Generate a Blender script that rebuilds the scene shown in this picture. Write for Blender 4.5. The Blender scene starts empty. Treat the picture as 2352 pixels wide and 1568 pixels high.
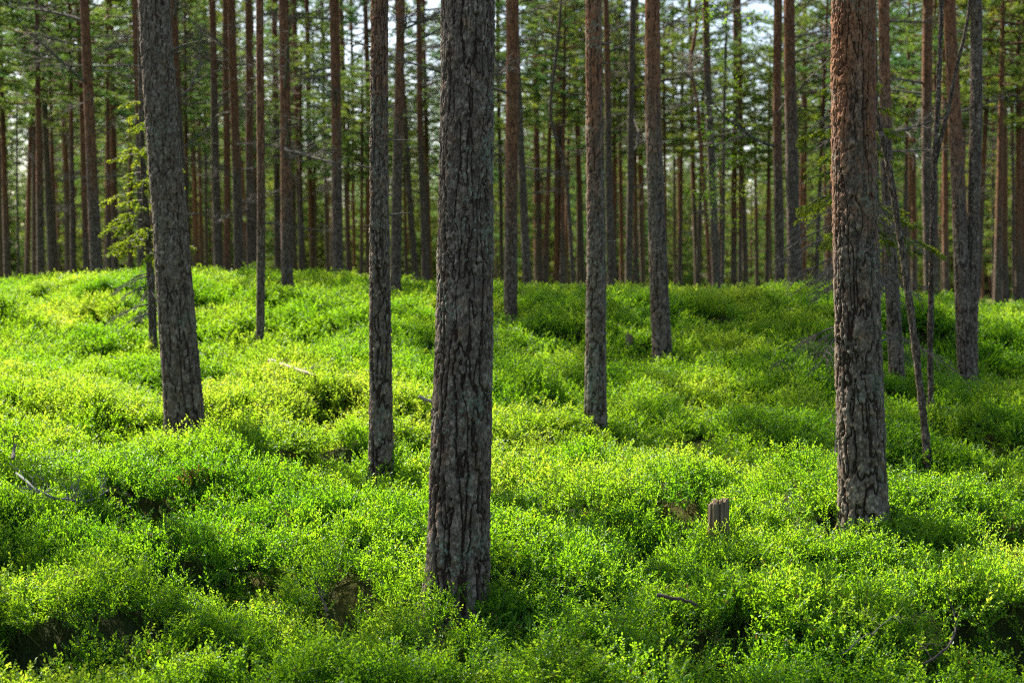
import bpy, math, random
import numpy as np
from mathutils import Vector, Matrix, Euler

random.seed(7)
RNG = np.random.default_rng(11)
S = bpy.context.scene
COL = S.collection

# ------------------------------------------------------------------ camera model (photo measured on a 2352 x 1568 grid)
W0, H0, F0 = 2352.0, 1568.0, 3267.0
HZ = 640.0                                   # horizon row
EYE = np.array([0.0, 0.0, 1.80])
TH = math.atan((H0 / 2 - HZ) / F0)
CT, ST = math.cos(TH), math.sin(TH)

def px(u, v, Y):
    """world point seen at pixel (u, v) at distance Y along the view"""
    a = (u - W0 / 2) / F0
    b = -(v - H0 / 2) / F0
    d = Y / (CT + b * ST)
    return np.array([d * a, Y, EYE[2] + d * (b * CT - ST)])

# ------------------------------------------------------------------ noise
def _hash(ix, iy, iz, seed):
    h = (ix.astype(np.int64) * 374761393 + iy.astype(np.int64) * 668265263 + iz.astype(np.int64) * 2147483647 + seed * 974711) & 0xFFFFFFFF
    h = ((h ^ (h >> 13)) * 1274126177) & 0xFFFFFFFF
    h = ((h ^ (h >> 16)) * 2246822519) & 0xFFFFFFFF
    h = h ^ (h >> 15)
    return (h & 0xFFFFFF) / float(0xFFFFFF)

def vnoise(x, y, z, seed=0):
    x, y, z = np.broadcast_arrays(np.asarray(x, float), np.asarray(y, float), np.asarray(z, float))
    ix, iy, iz = np.floor(x), np.floor(y), np.floor(z)
    fx, fy, fz = x - ix, y - iy, z - iz
    fx, fy, fz = [f * f * f * (f * (f * 6 - 15) + 10) for f in (fx, fy, fz)]
    def c(a, b, d): return _hash(ix + a, iy + b, iz + d, seed)
    x00 = c(0,0,0) * (1-fx) + c(1,0,0) * fx
    x10 = c(0,1,0) * (1-fx) + c(1,1,0) * fx
    x01 = c(0,0,1) * (1-fx) + c(1,0,1) * fx
    x11 = c(0,1,1) * (1-fx) + c(1,1,1) * fx
    return (x00 * (1-fy) + x10 * fy) * (1-fz) + (x01 * (1-fy) + x11 * fy) * fz

def fbm(x, y, z, seed=0, octv=3):
    s, a, t = 0.0, 1.0, 0.0
    for o in range(octv):
        k = 2.03 ** o
        s = s + a * vnoise(np.asarray(x) * k + o * 17.3, np.asarray(y) * k - o * 5.1, np.asarray(z) * k + o * 3.7, seed + o)
        t += a
        a *= 0.5
    return s / t

def sstep(a, b, x):
    t = np.clip((np.asarray(x, float) - a) / (b - a), 0, 1)
    return t * t * (3 - 2 * t)

# ------------------------------------------------------------------ terrain: top of the shrub layer through measured points
CP = []
def cp(u, v, Y): CP.append(px(u, v, Y))
for u, v, Y in [(1048,1400,6.8),(1984,1195,8.0),(875,1065,9.5),(425,970,11.0),(1367,950,11.5),(1521,812,15.0),(1173,722,17.5),
                (598,782,16.0),(659,652,21.0),(2226,842,15.0),(2060,852,14.0),(2128,1030,10.5),(2138,942,12.5),(350,772,16.0),
                (1650,1222,7.7),(908,656,21.0),
                (0,640,20.5),(120,628,20.5),(280,620,19.5),(460,615,18.5),(330,700,16.2),(700,623,22.5),(830,628,23),(1000,636,23),(1150,640,23),(1220,656,23),(1320,650,22),
                (1450,654,22),(1600,658,22),(1720,655,21),(1790,636,18.8),(1880,640,18.8),(1600,700,16.5),(1950,720,16),(2080,662,21),(2180,664,21),(2300,688,22),(2352,690,22),
                (-250,650,23),(2600,690,23),(0,740,16.5),(0,960,11),(0,1200,8),(2352,860,14.5),(2352,1000,11.0),(2352,1190,8.2),(1700,860,14),(1000,800,14.2),(1050,720,17.0),(700,900,12.3)]:
    cp(u, v, Y)
for X in (-16, -8, 0, 8, 16):
    CP.append(np.array([X, 5.0, 0.17])); CP.append(np.array([X, 2.0, 0.12])); CP.append(np.array([X, -3.0, 0.1]))
    CP.append(np.array([X, 29.0, 1.35])); CP.append(np.array([X, 36.0, 1.05])); CP.append(np.array([X, 46.0, 1.0]))
for s in (-1, 1):
    for y, z in ((9, .45), (14, .9), (20, 1.55)):
        CP.append(np.array([s * 15, y, z]))
CP = np.array(CP)
def _kern(d2): return np.sqrt(d2 + 2.0 ** 2)
_P = CP[:, :2]
_d2 = ((_P[:, None, :] - _P[None, :, :]) ** 2).sum(-1)
_n = len(_P)
_A = np.zeros((_n + 3, _n + 3))
_A[:_n, :_n] = _kern(_d2) - 0.10 * np.eye(_n)
_A[:_n, _n] = 1; _A[:_n, _n + 1:] = _P
_A[_n:, :_n] = _A[:_n, _n:].T
_wt = np.linalg.solve(_A, np.concatenate([CP[:, 2], [0, 0, 0]]))

def hummock(x, y):
    n = fbm(x * 0.62 + 3.1, y * 0.80 + 1.7, 0.0, 21, 2) - 0.5
    m = vnoise(x * 1.35, y * 1.5, 3.0, 33)
    m = 1 - np.abs(2 * m - 1)
    k = vnoise(x * 2.6, y * 2.8, 7.0, 35) - .5
    return 0.46 * n + 0.40 * (sstep(.0, .75, m) - .62) + .10 * k

FIX = []; CUT = []
def rough(x, y):
    fade = (1 - 0.55 * sstep(18.5, 21.5, y)) * (1 - sstep(30, 40, y) * .5)
    return hummock(x, y) * fade - .10 * sstep(14, 20.5, y) - .22 * sstep(4.5, 8.0, x) * sstep(16, 21, y) + hollows(x, y)
def canopy(x, y, hum=True):
    x = np.asarray(x, float); y = np.asarray(y, float)
    shp = np.broadcast(x, y).shape
    x = np.broadcast_to(x, shp).ravel(); y = np.broadcast_to(y, shp).ravel()
    xc = np.clip(x, -16, 16); yc = np.clip(y, -3, 46)
    out = np.empty(len(xc))
    for i in range(0, len(xc), 20000):
        q = np.stack([xc[i:i+20000], yc[i:i+20000]], 1)
        d2 = ((q[:, None, :] - _P[None]) ** 2).sum(-1)
        out[i:i+20000] = _kern(d2) @ _wt[:_n] + _wt[_n] + q @ _wt[_n + 1:]
    if hum:
        fade = (1 - 0.75 * sstep(18.5, 21.5, y)) * (1 - sstep(30, 40, y) * .5)
        # hummocks vanish at measured trunk feet, so that every tree keeps its measured foot
        out = out + rough(x, y)
        num = 0.0; den = .35
        for a, b, r in FIX:
            w = np.exp(-((x - a) ** 2 + (y - b) ** 2) / (2 * .75 ** 2)); num = num + w * r; den = den + w
        out = out + num / den * 1.3
        for a, b, r in CUT:
            out = out - r * np.exp(-((x - a) ** 2 / .9 + (y - b) ** 2 / 1.1))
    return out.reshape(shp)
HOL = []
def _hollow(u, v, Y, depth, rx, ry):
    p = px(u, v, Y); HOL.append((p[0], p[1], depth, rx, ry))
for a in [(560,1080,9.5,.26,.42,.30),(1690,1065,9.6,.24,.75,.32),(1262,905,12.2,.26,.30,.35),(2210,930,12.6,.22,.55,.40),(50,705,17.5,.30,.8,.8),(640,955,11.2,.16,.55,.4),
          (45,1345,6.9,.08,.36,.28),(1720,1335,6.95,.24,.42,.26),(2190,1345,6.9,.12,.45,.3),(770,1490,6.1,.08,.26,.2),(200,1560,5.75,.12,.35,.22),(1660,740,16.5,.18,.8,.6),(1450,795,14.8,.2,.5,.5),
          (1280,1005,10.4,.16,.4,.3),(950,700,18.5,.2,.9,.8),(700,790,15.2,.18,.6,.6),(1180,1440,6.4,.12,.3,.2),(420,1180,8.2,.14,.4,.25),(2330,1230,7.6,.16,.3,.25)]: _hollow(*a)
def hollows(x, y):
    o = np.zeros_like(x)
    for a, b, d, rx, ry in HOL:
        q = ((x - a) / rx) ** 2 + ((y - b) / ry) ** 2
        o -= d * np.exp(-q)
        o += .45 * d * np.exp(-(((x - a) / (rx * 1.3)) ** 2 + ((y - b + ry * 1.9) / (ry * 1.2)) ** 2))   # the lump in front of it
    return o
SHRUB = 0.26
for _u, _v, _Y in [(1048,1400,6.8),(1984,1200,8.0),(875,1068,9.5),(425,975,11.0),(1367,955,11.5),(1521,816,15.0),(1173,726,17.5),(598,786,16.0),(659,654,21.0),(2226,846,15.0),
                   (2060,856,14.0),(2128,1034,10.5),(2138,946,12.5),(350,776,16.0),(1650,1228,7.7),(908,658,21.0),(222,640,21.5),(-100,674,20.5),(0,668,20.5),(120,656,20.5),(330,645,19.5),(470,642,18.5),(620,648,20.5),(760,652,22),(880,658,22),(1000,664,22.5),(1100,672,22.5),(1220,684,22.5),(1330,676,22),(1450,680,22),(1600,682,21.5),(1700,676,20.5),(1790,658,18.8),(1900,664,19),(2000,680,20),(2100,692,21),(2200,700,21),(2300,722,21.5),(2400,724,21.5)]:
    _p = px(_u, _v, _Y)
    FIX.append((_p[0], _p[1], 0.0)); _c = float(canopy(np.array([_p[0]]), np.array([_p[1]]))[0])
    FIX[-1] = (_p[0], _p[1], _p[2] + .03 + .07 * (1 - float(sstep(7.5, 11, _Y))) + (.13 if _Y < 7 else .12 if _Y == 8.0 else .07 if _Y == 7.7 else 0) - _c)
def _clear(u, v, y0, y1, m=.045):
    """lower the lumps that would hide a measured foot or stand above the measured crest"""
    for _ in range(4):
        ys = np.arange(y0, y1, .15); d = px(u, v, 1.0) - EYE
        e = canopy(d[0] * ys, ys) + m - (EYE[2] + d[2] * ys)
        i = int(np.argmax(e))
        if e[i] < .01: return
        CUT.append((d[0] * ys[i], ys[i], float(e[i])))
for _u, _v, _Y in [(1173,722,17.5),(598,784,16.0),(659,655,21.0),(908,660,21.0),(1521,814,15.0),(2226,844,15.0),(2060,854,14.0),(1367,953,11.5),(425,974,11.0),(350,774,16.0),(1650,1212,7.75)]:
    for _du in (-22, 0, 22): _clear(_u + _du, _v, _Y * .55, _Y - .25)
for _u, _v in [(-60,645),(0,640),(60,634),(120,628),(200,622),(280,621),(370,618),(460,616),(540,620),(620,622),(700,624),(780,626),(860,632),(940,636),(1020,640),(1100,642),(1160,648),(1220,656),(1280,654),(1340,650),(1400,651),(1460,654),(1540,657),
               (1620,658),(1700,652),(1760,642),(1820,638),(1880,643),(1950,652),(2020,660),(2090,664),(2160,666),(2230,680),(2300,688),(2370,690),(2440,690)]: _clear(_u, _v, 12.0, 30.0)
print('cuts', len(CUT))
def ground_z(x, y): return canopy(x, y) - SHRUB * 0.93
def gz(x, y): return float(ground_z(np.array([x]), np.array([y]))[0])
def cz(x, y): return float(canopy(np.array([x]), np.array([y]))[0])
def hit(u, v, lift=0.0, y0=3.5, y1=30):
    """first point of the shrub layer seen at pixel (u, v)"""
    ys = np.arange(y0, y1, 0.02)
    p0 = px(u, v, 1.0); d = p0 - EYE
    pts = EYE[None] + d[None] * ys[:, None]
    below = pts[:, 2] < canopy(pts[:, 0], pts[:, 1])
    i = int(np.argmax(below)) if below.any() else len(ys) - 1
    q = pts[i].copy(); q[2] += lift
    return q

# ------------------------------------------------------------------ mesh helpers
def make_mesh(name, verts, quads, tris=None, mats=(), mat_idx=None, attrs=None, smooth=False):
    verts = np.asarray(verts, np.float32)
    quads = np.asarray(quads, np.int32).reshape(-1, 4)
    nt = 0 if tris is None else len(tris)
    me = bpy.data.meshes.new(name)
    me.vertices.add(len(verts)); me.vertices.foreach_set('co', verts.ravel())
    loops = quads.ravel()
    starts = np.arange(len(quads), dtype=np.int32) * 4
    totals = np.full(len(quads), 4, np.int32)
    if nt:
        tris = np.asarray(tris, np.int32).reshape(-1, 3)
        starts = np.concatenate([starts, len(quads) * 4 + np.arange(nt, dtype=np.int32) * 3])
        totals = np.concatenate([totals, np.full(nt, 3, np.int32)])
        loops = np.concatenate([loops, tris.ravel()])
    me.loops.add(len(loops)); me.loops.foreach_set('vertex_index', loops.astype(np.int32))
    me.polygons.add(len(starts)); me.polygons.foreach_set('loop_start', starts.astype(np.int32))
    try: me.polygons.foreach_set('loop_total', totals)
    except Exception: pass
    if mat_idx is not None: me.polygons.foreach_set('material_index', np.asarray(mat_idx, np.int32))
    if smooth: me.polygons.foreach_set('use_smooth', np.ones(len(starts), bool))
    for m in mats: me.materials.append(m)
    for k, a in (attrs or {}).items():
        at = me.attributes.new(k, 'FLOAT', 'POINT')
        at.data.foreach_set('value', np.asarray(a, np.float32))
    me.update(calc_edges=True)
    me.validate(verbose=False)
    return me

def link(name, me, parent=None, loc=(0, 0, 0), label=None):
    o = bpy.data.objects.new(name, me)
    COL.objects.link(o)
    o.location = loc
    if parent is not None: o.parent = parent
    if label: o['label'] = label
    return o

LABELS = []
def tag(o, label, cat, group=None):
    n = len(label.split())
    assert 4 <= n <= 16, (n, label)
    o['label'] = label; o['category'] = cat
    if group: o['group'] = group
    LABELS.append(label)
    return o
def empty(name, loc):
    o = bpy.data.objects.new(name, None); COL.objects.link(o)
    o.empty_display_size = 0.3
    o.location = loc
    return o

class Acc:
    """collects tubes, blades and leaves for ONE mesh"""
    def __init__(self):
        self.v = []; self.q = []; self.m = []; self.a = []; self.n = 0
    def add(self, v, q, mat=0, tint=0.0):
        v = np.asarray(v, float); q = np.asarray(q, np.int64)
        self.v.append(v); self.q.append(q + self.n); self.m.append(np.full(len(q), mat))
        self.a.append(np.full(len(v), tint) if np.isscalar(tint) else np.asarray(tint, float))
        self.n += len(v)
    def tube(self, pts, rad, segs=5, mat=0, tint=0.0):
        pts = np.asarray(pts, float); k = len(pts)
        rad = np.asarray(rad, float) if not np.isscalar(rad) else np.full(k, rad)
        t = np.gradient(pts, axis=0); t /= np.linalg.norm(t, axis=1)[:, None] + 1e-9
        ref = np.array([0.0, 0, 1]) if abs(t[:, 2]).mean() < .8 else np.array([1.0, 0, 0])
        n1 = np.cross(t, ref); n1 /= np.linalg.norm(n1, axis=1)[:, None] + 1e-9
        n2 = np.cross(t, n1)
        th = np.arange(segs) * 2 * math.pi / segs
        ring = pts[:, None, :] + rad[:, None, None] * (np.cos(th)[None, :, None] * n1[:, None, :] + np.sin(th)[None, :, None] * n2[:, None, :])
        v = ring.reshape(-1, 3)
        i = np.arange(k - 1)[:, None] * segs; j = np.arange(segs)[None, :]; jn = (j + 1) % segs
        q = np.stack([i + j, i + jn, i + segs + jn, i + segs + j], -1).reshape(-1, 4)
        self.add(v, q, mat, tint)
    def blades(self, base, tip, width, mat=0, tint=0.0, nrm=None):
        """many thin lozenge blades: base, tip (N,3), width (N)"""
        base = np.asarray(base, float); tip = np.asarray(tip, float); N = len(base)
        d = tip - base
        r = RNG.normal(size=(N, 3)) if nrm is None else nrm
        s = np.cross(d, r); s /= np.linalg.norm(s, axis=1)[:, None] + 1e-9
        w = (np.asarray(width) * 0.5)
        w = np.full(N, w) if np.ndim(w) == 0 else w
        mid = base + d * 0.45
        v = np.stack([base, mid + s * w[:, None], tip, mid - s * w[:, None]], 1).reshape(-1, 3)
        q = np.arange(N * 4).reshape(-1, 4)
        tt = tint if np.isscalar(tint) else np.repeat(np.asarray(tint), 4)
        self.add(v, q, mat, tt)
    def leaves(self, base, d, nrm, L, Wd, mat=0, tint=0.0):
        """folded ovate leaves: two quads each"""
        N = len(base)
        d = d / (np.linalg.norm(d, axis=1)[:, None] + 1e-9)
        s = np.cross(d, nrm); s /= np.linalg.norm(s, axis=1)[:, None] + 1e-9
        n = np.cross(s, d)
        L = np.broadcast_to(L, (N,))[:, None]; Wd = np.broadcast_to(Wd, (N,))[:, None]
        up = n * Wd * 0.22
        b = base; t = base + d * L - n * L * 0.06
        r1 = base + d * L * .30 + s * Wd * .48 + up; r2 = base + d * L * .70 + s * Wd * .40 + up
        l1 = base + d * L * .30 - s * Wd * .48 + up; l2 = base + d * L * .70 - s * Wd * .40 + up
        v = np.stack([b, r1, r2, t, l2, l1], 1).reshape(-1, 3)
        o = np.arange(N)[:, None] * 6
        q = np.concatenate([o + np.array([[0, 1, 2, 3]]), o + np.array([[0, 3, 4, 5]])], 0)
        tt = tint if np.isscalar(tint) else np.repeat(np.asarray(tint), 6)
        self.add(v, q, mat, tt)
    def mesh(self, name, mats, smooth=False):
        return make_mesh(name, np.concatenate(self.v), np.concatenate(self.q), None, mats, np.concatenate(self.m), {'tint': np.concatenate(self.a)}, smooth)

# ------------------------------------------------------------------ materials
def new_mat(name):
    m = bpy.data.materials.new(name); m.use_nodes = True
    m.node_tree.nodes.clear()
    return m, m.node_tree.nodes, m.node_tree.links
def nd(ns, t, **k):
    n = ns.new(t)
    for a, b in k.items():
        if a.startswith('i_'):
            n.inputs[int(a[2:]) if a[2:].isdigit() else a[2:]].default_value = b
        else: setattr(n, a, b)
    return n
def ramp(ns, pts, interp='LINEAR'):
    r = ns.new('ShaderNodeValToRGB'); r.color_ramp.interpolation = interp
    e = r.color_ramp.elements
    while len(e) < len(pts): e.new(0.5)
    for k, (p, c) in zip(e, pts):
        k.position = p; k.color = (*c, 1) if len(c) == 3 else c
    return r
def mixc(ns, ls, fac, a, b, blend='MIX'):
    n = ns.new('ShaderNodeMix'); n.data_type = 'RGBA'; n.blend_type = blend
    for s, x in ((n.inputs[0], fac), (n.inputs[6], a), (n.inputs[7], b)):
        if hasattr(x, 'is_output') or isinstance(x, bpy.types.NodeSocket): ls.new(x, s)
        elif isinstance(x, tuple): s.default_value = (*x, 1)
        else: s.default_value = x
    return n.outputs[2]
def math_(ns, ls, op, a, b=None, clamp=False):
    n = ns.new('ShaderNodeMath'); n.operation = op; n.use_clamp = clamp
    for s, x in zip(n.inputs, (a, b)):
        if x is None: continue
        if isinstance(x, bpy.types.NodeSocket): ls.new(x, s)
        else: s.default_value = x
    return n.outputs[0]
def noise_(ns, ls, vec, scale, detail=3, rough=.55):
    n = ns.new('ShaderNodeTexNoise'); n.inputs['Scale'].default_value = scale
    n.inputs['Detail'].default_value = detail; n.inputs['Roughness'].default_value = rough
    if vec is not None: ls.new(vec, n.inputs['Vector'])
    return n.outputs['Fac']

def leaf_material(name, cols, trans_cols, rough=.45, spec=.35, patch_scale=.55, tfac=.55, dead=None):
    """diffuse + translucent leaf; cols are three colours from old/bluish to young/yellow"""
    m, ns, ls = new_mat(name)
    geo = ns.new('ShaderNodeNewGeometry')
    oi = ns.new('ShaderNodeObjectInfo')
    at = ns.new('ShaderNodeAttribute'); at.attribute_name = 'tint'
    p = noise_(ns, ls, geo.outputs['Position'], patch_scale, 2)
    f = math_(ns, ls, 'MULTIPLY', math_(ns, ls, 'SUBTRACT', p, .5), 1.5)
    f = math_(ns, ls, 'ADD', f, math_(ns, ls, 'ADD', math_(ns, ls, 'MULTIPLY', oi.outputs['Random'], .22), .17))
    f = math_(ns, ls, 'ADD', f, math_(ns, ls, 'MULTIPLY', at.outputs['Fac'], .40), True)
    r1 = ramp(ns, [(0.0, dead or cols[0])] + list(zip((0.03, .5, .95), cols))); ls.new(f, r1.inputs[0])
    r2 = ramp(ns, [(0.0, dead or trans_cols[0])] + list(zip((0.03, .5, .95), trans_cols))); ls.new(f, r2.inputs[0])
    pb = ns.new('ShaderNodeBsdfPrincipled')
    ls.new(r1.outputs[0], pb.inputs['Base Color'])
    pb.inputs['Roughness'].default_value = rough
    pb.inputs['Specular IOR Level'].default_value = spec
    tr = ns.new('ShaderNodeBsdfTranslucent'); ls.new(r2.outputs[0], tr.inputs['Color'])
    mx = ns.new('ShaderNodeMixShader'); mx.inputs[0].default_value = tfac
    ls.new(pb.outputs[0], mx.inputs[1]); ls.new(tr.outputs[0], mx.inputs[2])
    out = ns.new('ShaderNodeOutputMaterial'); ls.new(mx.outputs[0], out.inputs[0])
    return m

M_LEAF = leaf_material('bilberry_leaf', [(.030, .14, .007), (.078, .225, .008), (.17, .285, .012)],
                       [(.14, .43, .006), (.37, .65, .012), (.70, .79, .06)], rough=.42, spec=.45, dead=(.16, .085, .02))
M_NEEDLE = leaf_material('pine_needles', [(.034, .085, .026), (.072, .115, .020), (.13, .145, .020)],
                         [(.08, .22, .042), (.22, .33, .030), (.40, .42, .03)], rough=.5, spec=.3, patch_scale=.12, tfac=.45)
M_SPRUCE = leaf_material('spruce_needles', [(.045, .095, .010), (.085, .14, .012), (.15, .19, .014)],
                         [(.17, .28, .012), (.33, .43, .015), (.52, .56, .02)], rough=.5, spec=.3, patch_scale=1.5, tfac=.5)

def simple_mat(name, c1, c2, scale, rough=.85, bump=.3, stretch=(1, 1, 1), spec=.15):
    m, ns, ls = new_mat(name)
    tc = ns.new('ShaderNodeTexCoord')
    mp = ns.new('ShaderNodeMapping'); mp.inputs['Scale'].default_value = stretch
    ls.new(tc.outputs['Object'], mp.inputs['Vector'])
    f = noise_(ns, ls, mp.outputs[0], scale, 5, .65)
    r = ramp(ns, [(.32, c1), (.68, c2)]); ls.new(f, r.inputs[0])
    pb = ns.new('ShaderNodeBsdfPrincipled'); ls.new(r.outputs[0], pb.inputs['Base Color'])
    pb.inputs['Roughness'].default_value = rough; pb.inputs['Specular IOR Level'].default_value = spec
    b = ns.new('ShaderNodeBump'); b.inputs['Strength'].default_value = bump; b.inputs['Distance'].default_value = .01
    ls.new(f, b.inputs['Height']); ls.new(b.outputs[0], pb.inputs['Normal'])
    o = ns.new('ShaderNodeOutputMaterial'); ls.new(pb.outputs[0], o.inputs[0])
    return m
M_TWIG = simple_mat('dead_twig_bark', (.07, .055, .042), (.21, .185, .155), 30)
M_LIMB = simple_mat('pine_limb_bark', (.06, .035, .022), (.17, .085, .045), 14)
M_STEM = simple_mat('bilberry_stem', (.05, .075, .015), (.11, .085, .03), 40)
M_GREYWOOD = simple_mat('weathered_wood', (.07, .048, .028), (.30, .22, .135), 60, bump=.6, stretch=(1, 1, .06))
M_PALEWOOD = simple_mat('bare_pale_wood', (.16, .12, .08), (.48, .42, .33), 45)
M_LICHEN = simple_mat('lichen_twig', (.07, .075, .065), (.22, .235, .21), 60)
M_DARKSTICK = simple_mat('dark_stick_bark', (.035, .027, .022), (.12, .095, .08), 45)

def bark_material(name, near):
    m, ns, ls = new_mat(name)
    tc = ns.new('ShaderNodeTexCoord')
    oi = ns.new('ShaderNodeObjectInfo')
    add = ns.new('ShaderNodeVectorMath'); add.operation = 'ADD'
    sc = ns.new('ShaderNodeVectorMath'); sc.operation = 'SCALE'; sc.inputs[0].default_value = (13.1, 7.7, 19.3)
    ls.new(oi.outputs['Random'], sc.inputs['Scale'])
    ls.new(tc.outputs['Object'], add.inputs[0]); ls.new(sc.outputs[0], add.inputs[1])
    P = add.outputs[0]
    def at(n):
        a = ns.new('ShaderNodeAttribute'); a.attribute_name = n
        return a.outputs['Fac']
    org = at('orange'); lich = at('lichen')
    fmap = ns.new('ShaderNodeMapping'); fmap.inputs['Scale'].default_value = (1, 1, .55); ls.new(P, fmap.inputs['Vector'])
    fine = noise_(ns, ls, fmap.outputs[0], 75, 5, .78)
    mid = noise_(ns, ls, P, 14, 3, .6)
    if near:
        plate, cell = at('plate'), at('cell')
    else:
        mp = ns.new('ShaderNodeMapping'); mp.inputs['Scale'].default_value = (1, 1, .28); ls.new(P, mp.inputs['Vector'])
        n1 = noise_(ns, ls, mp.outputs[0], 30, 3, .65)
        plate = math_(ns, ls, 'MULTIPLY', math_(ns, ls, 'ABSOLUTE', math_(ns, ls, 'SUBTRACT', n1, .5)), 9.0, True)
        mp2 = ns.new('ShaderNodeMapping'); mp2.inputs['Scale'].default_value = (1, 1, .6); ls.new(P, mp2.inputs['Vector'])
        n2 = noise_(ns, ls, mp2.outputs[0], 55, 3, .7)
        cell = math_(ns, ls, 'ADD', math_(ns, ls, 'MULTIPLY', math_(ns, ls, 'SUBTRACT', n2, .5), 2.6), .5, True)
    # grey plates: each its own grey, some warm, some bluish
    g = ramp(ns, [(0.0, (.036, .027, .020)), (.35, (.112, .092, .074)), (.65, (.195, .168, .142)), (1.0, (.45, .40, .345))])
    gf = math_(ns, ls, 'ADD', math_(ns, ls, 'MULTIPLY', cell, .62), math_(ns, ls, 'MULTIPLY', math_(ns, ls, 'SUBTRACT', fine, .40), 2.0))
    ls.new(gf, g.inputs[0])
    warm = ramp(ns, [(.5, (1, 1, 1)), (.72, (1.0, .80, .66))]); ls.new(mid, warm.inputs[0])
    grey = mixc(ns, ls, 1.0, g.outputs[0], warm.outputs[0], 'MULTIPLY')
    o = ramp(ns, [(0.0, (.12, .048, .023)), (.5, (.29, .122, .055)), (1.0, (.50, .28, .15))])
    of = math_(ns, ls, 'ADD', math_(ns, ls, 'MULTIPLY', cell, .45), math_(ns, ls, 'MULTIPLY', fine, .5)); ls.new(of, o.inputs[0])
    ofac = math_(ns, ls, 'ADD', math_(ns, ls, 'MULTIPLY', org, 1.7), math_(ns, ls, 'SUBTRACT', math_(ns, ls, 'MULTIPLY', math_(ns, ls, 'ADD', mid, cell), .7), 1.05), True)
    grey = mixc(ns, ls, 1.0, grey, (1.04, .93, .80) if near else (1.12, .98, .86), 'MULTIPLY')
    base = mixc(ns, ls, ofac, grey, o.outputs[0])
    fr_ = ramp(ns, [(.35, (.018, .011, .008)), (.65, (.075, .040, .024))]); ls.new(fine, fr_.inputs[0])
    fiss = mixc(ns, ls, org, fr_.outputs[0], (.085, .036, .017))
    pl = ramp(ns, [(.12, (0, 0, 0)), (.62, (1, 1, 1))]); ls.new(plate, pl.inputs[0])
    base = mixc(ns, ls, pl.outputs[0], fiss, base)
    # lichen crusts
    ln = noise_(ns, ls, P, 42, 4, .72)
    ln2 = noise_(ns, ls, P, 4.5, 2, .5)
    lf = math_(ns, ls, 'ADD', ln, math_(ns, ls, 'MULTIPLY', ln2, .55))
    lr = ramp(ns, [(.86, (0, 0, 0)), (.94, (1, 1, 1))]); ls.new(lf, lr.inputs[0])
    lfac = math_(ns, ls, 'MULTIPLY', lr.outputs[0], lich)
    lc = ramp(ns, [(.35, (.13, .16, .10)), (.65, (.32, .35, .25))]); ls.new(fine, lc.inputs[0])
    base = mixc(ns, ls, lfac, base, lc.outputs[0])
    pb = ns.new('ShaderNodeBsdfPrincipled'); ls.new(base, pb.inputs['Base Color'])
    pb.inputs['Roughness'].default_value = .82; pb.inputs['Specular IOR Level'].default_value = .22
    b = ns.new('ShaderNodeBump'); b.inputs['Strength'].default_value = 1.0 if near else .9
    b.inputs['Distance'].default_value = .016 if near else .014
    h = fine if near else math_(ns, ls, 'ADD', math_(ns, ls, 'MULTIPLY', plate, .8), math_(ns, ls, 'ADD', math_(ns, ls, 'MULTIPLY', fine, .5), math_(ns, ls, 'MULTIPLY', cell, .5)))
    ls.new(h, b.inputs['Height']); ls.new(b.outputs[0], pb.inputs['Normal'])
    out = ns.new('ShaderNodeOutputMaterial'); ls.new(pb.outputs[0], out.inputs[0])
    return m
M_BARK = bark_material('pine_bark_scaly', True)
M_BARKF = bark_material('pine_bark', False)

def ground_material():
    m, ns, ls = new_mat('forest_floor')
    geo = ns.new('ShaderNodeNewGeometry'); P = geo.outputs['Position']
    a = noise_(ns, ls, P, 1.3, 5, .6); b = noise_(ns, ls, P, 40, 4, .7); c = noise_(ns, ls, P, .35, 3, .5)
    r = ramp(ns, [(.30, (.022, .022, .008)), (.5, (.036, .048, .010)), (.62, (.075, .070, .015)), (.75, (.055, .085, .014))]); ls.new(a, r.inputs[0])
    r2 = ramp(ns, [(.35, (.55, .55, .55)), (.65, (1.3, 1.3, 1.3))]); ls.new(b, r2.inputs[0])
    base = mixc(ns, ls, 1.0, r.outputs[0], r2.outputs[0], 'MULTIPLY')
    # grass and shrubs of the level wood far beyond the ridge
    sep = ns.new('ShaderNodeSeparateXYZ'); ls.new(P, sep.inputs[0])
    far = ns.new('ShaderNodeMapRange'); far.inputs[1].default_value = 26; far.inputs[2].default_value = 45; ls.new(sep.outputs['Y'], far.inputs[0])
    gr = ramp(ns, [(.35, (.07, .10, .015)), (.6, (.13, .16, .025))]); ls.new(c, gr.inputs[0])
    base = mixc(ns, ls, far.outputs[0], base, gr.outputs[0])
    pb = ns.new('ShaderNodeBsdfPrincipled'); ls.new(base, pb.inputs['Base Color'])
    pb.inputs['Roughness'].default_value = .95; pb.inputs['Specular IOR Level'].default_value = .1
    bu = ns.new('ShaderNodeBump'); bu.inputs['Strength'].default_value = .8; bu.inputs['Distance'].default_value = .03
    ls.new(b, bu.inputs['Height']); ls.new(bu.outputs[0], pb.inputs['Normal'])
    o = ns.new('ShaderNodeOutputMaterial'); ls.new(pb.outputs[0], o.inputs[0])
    return m

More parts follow.
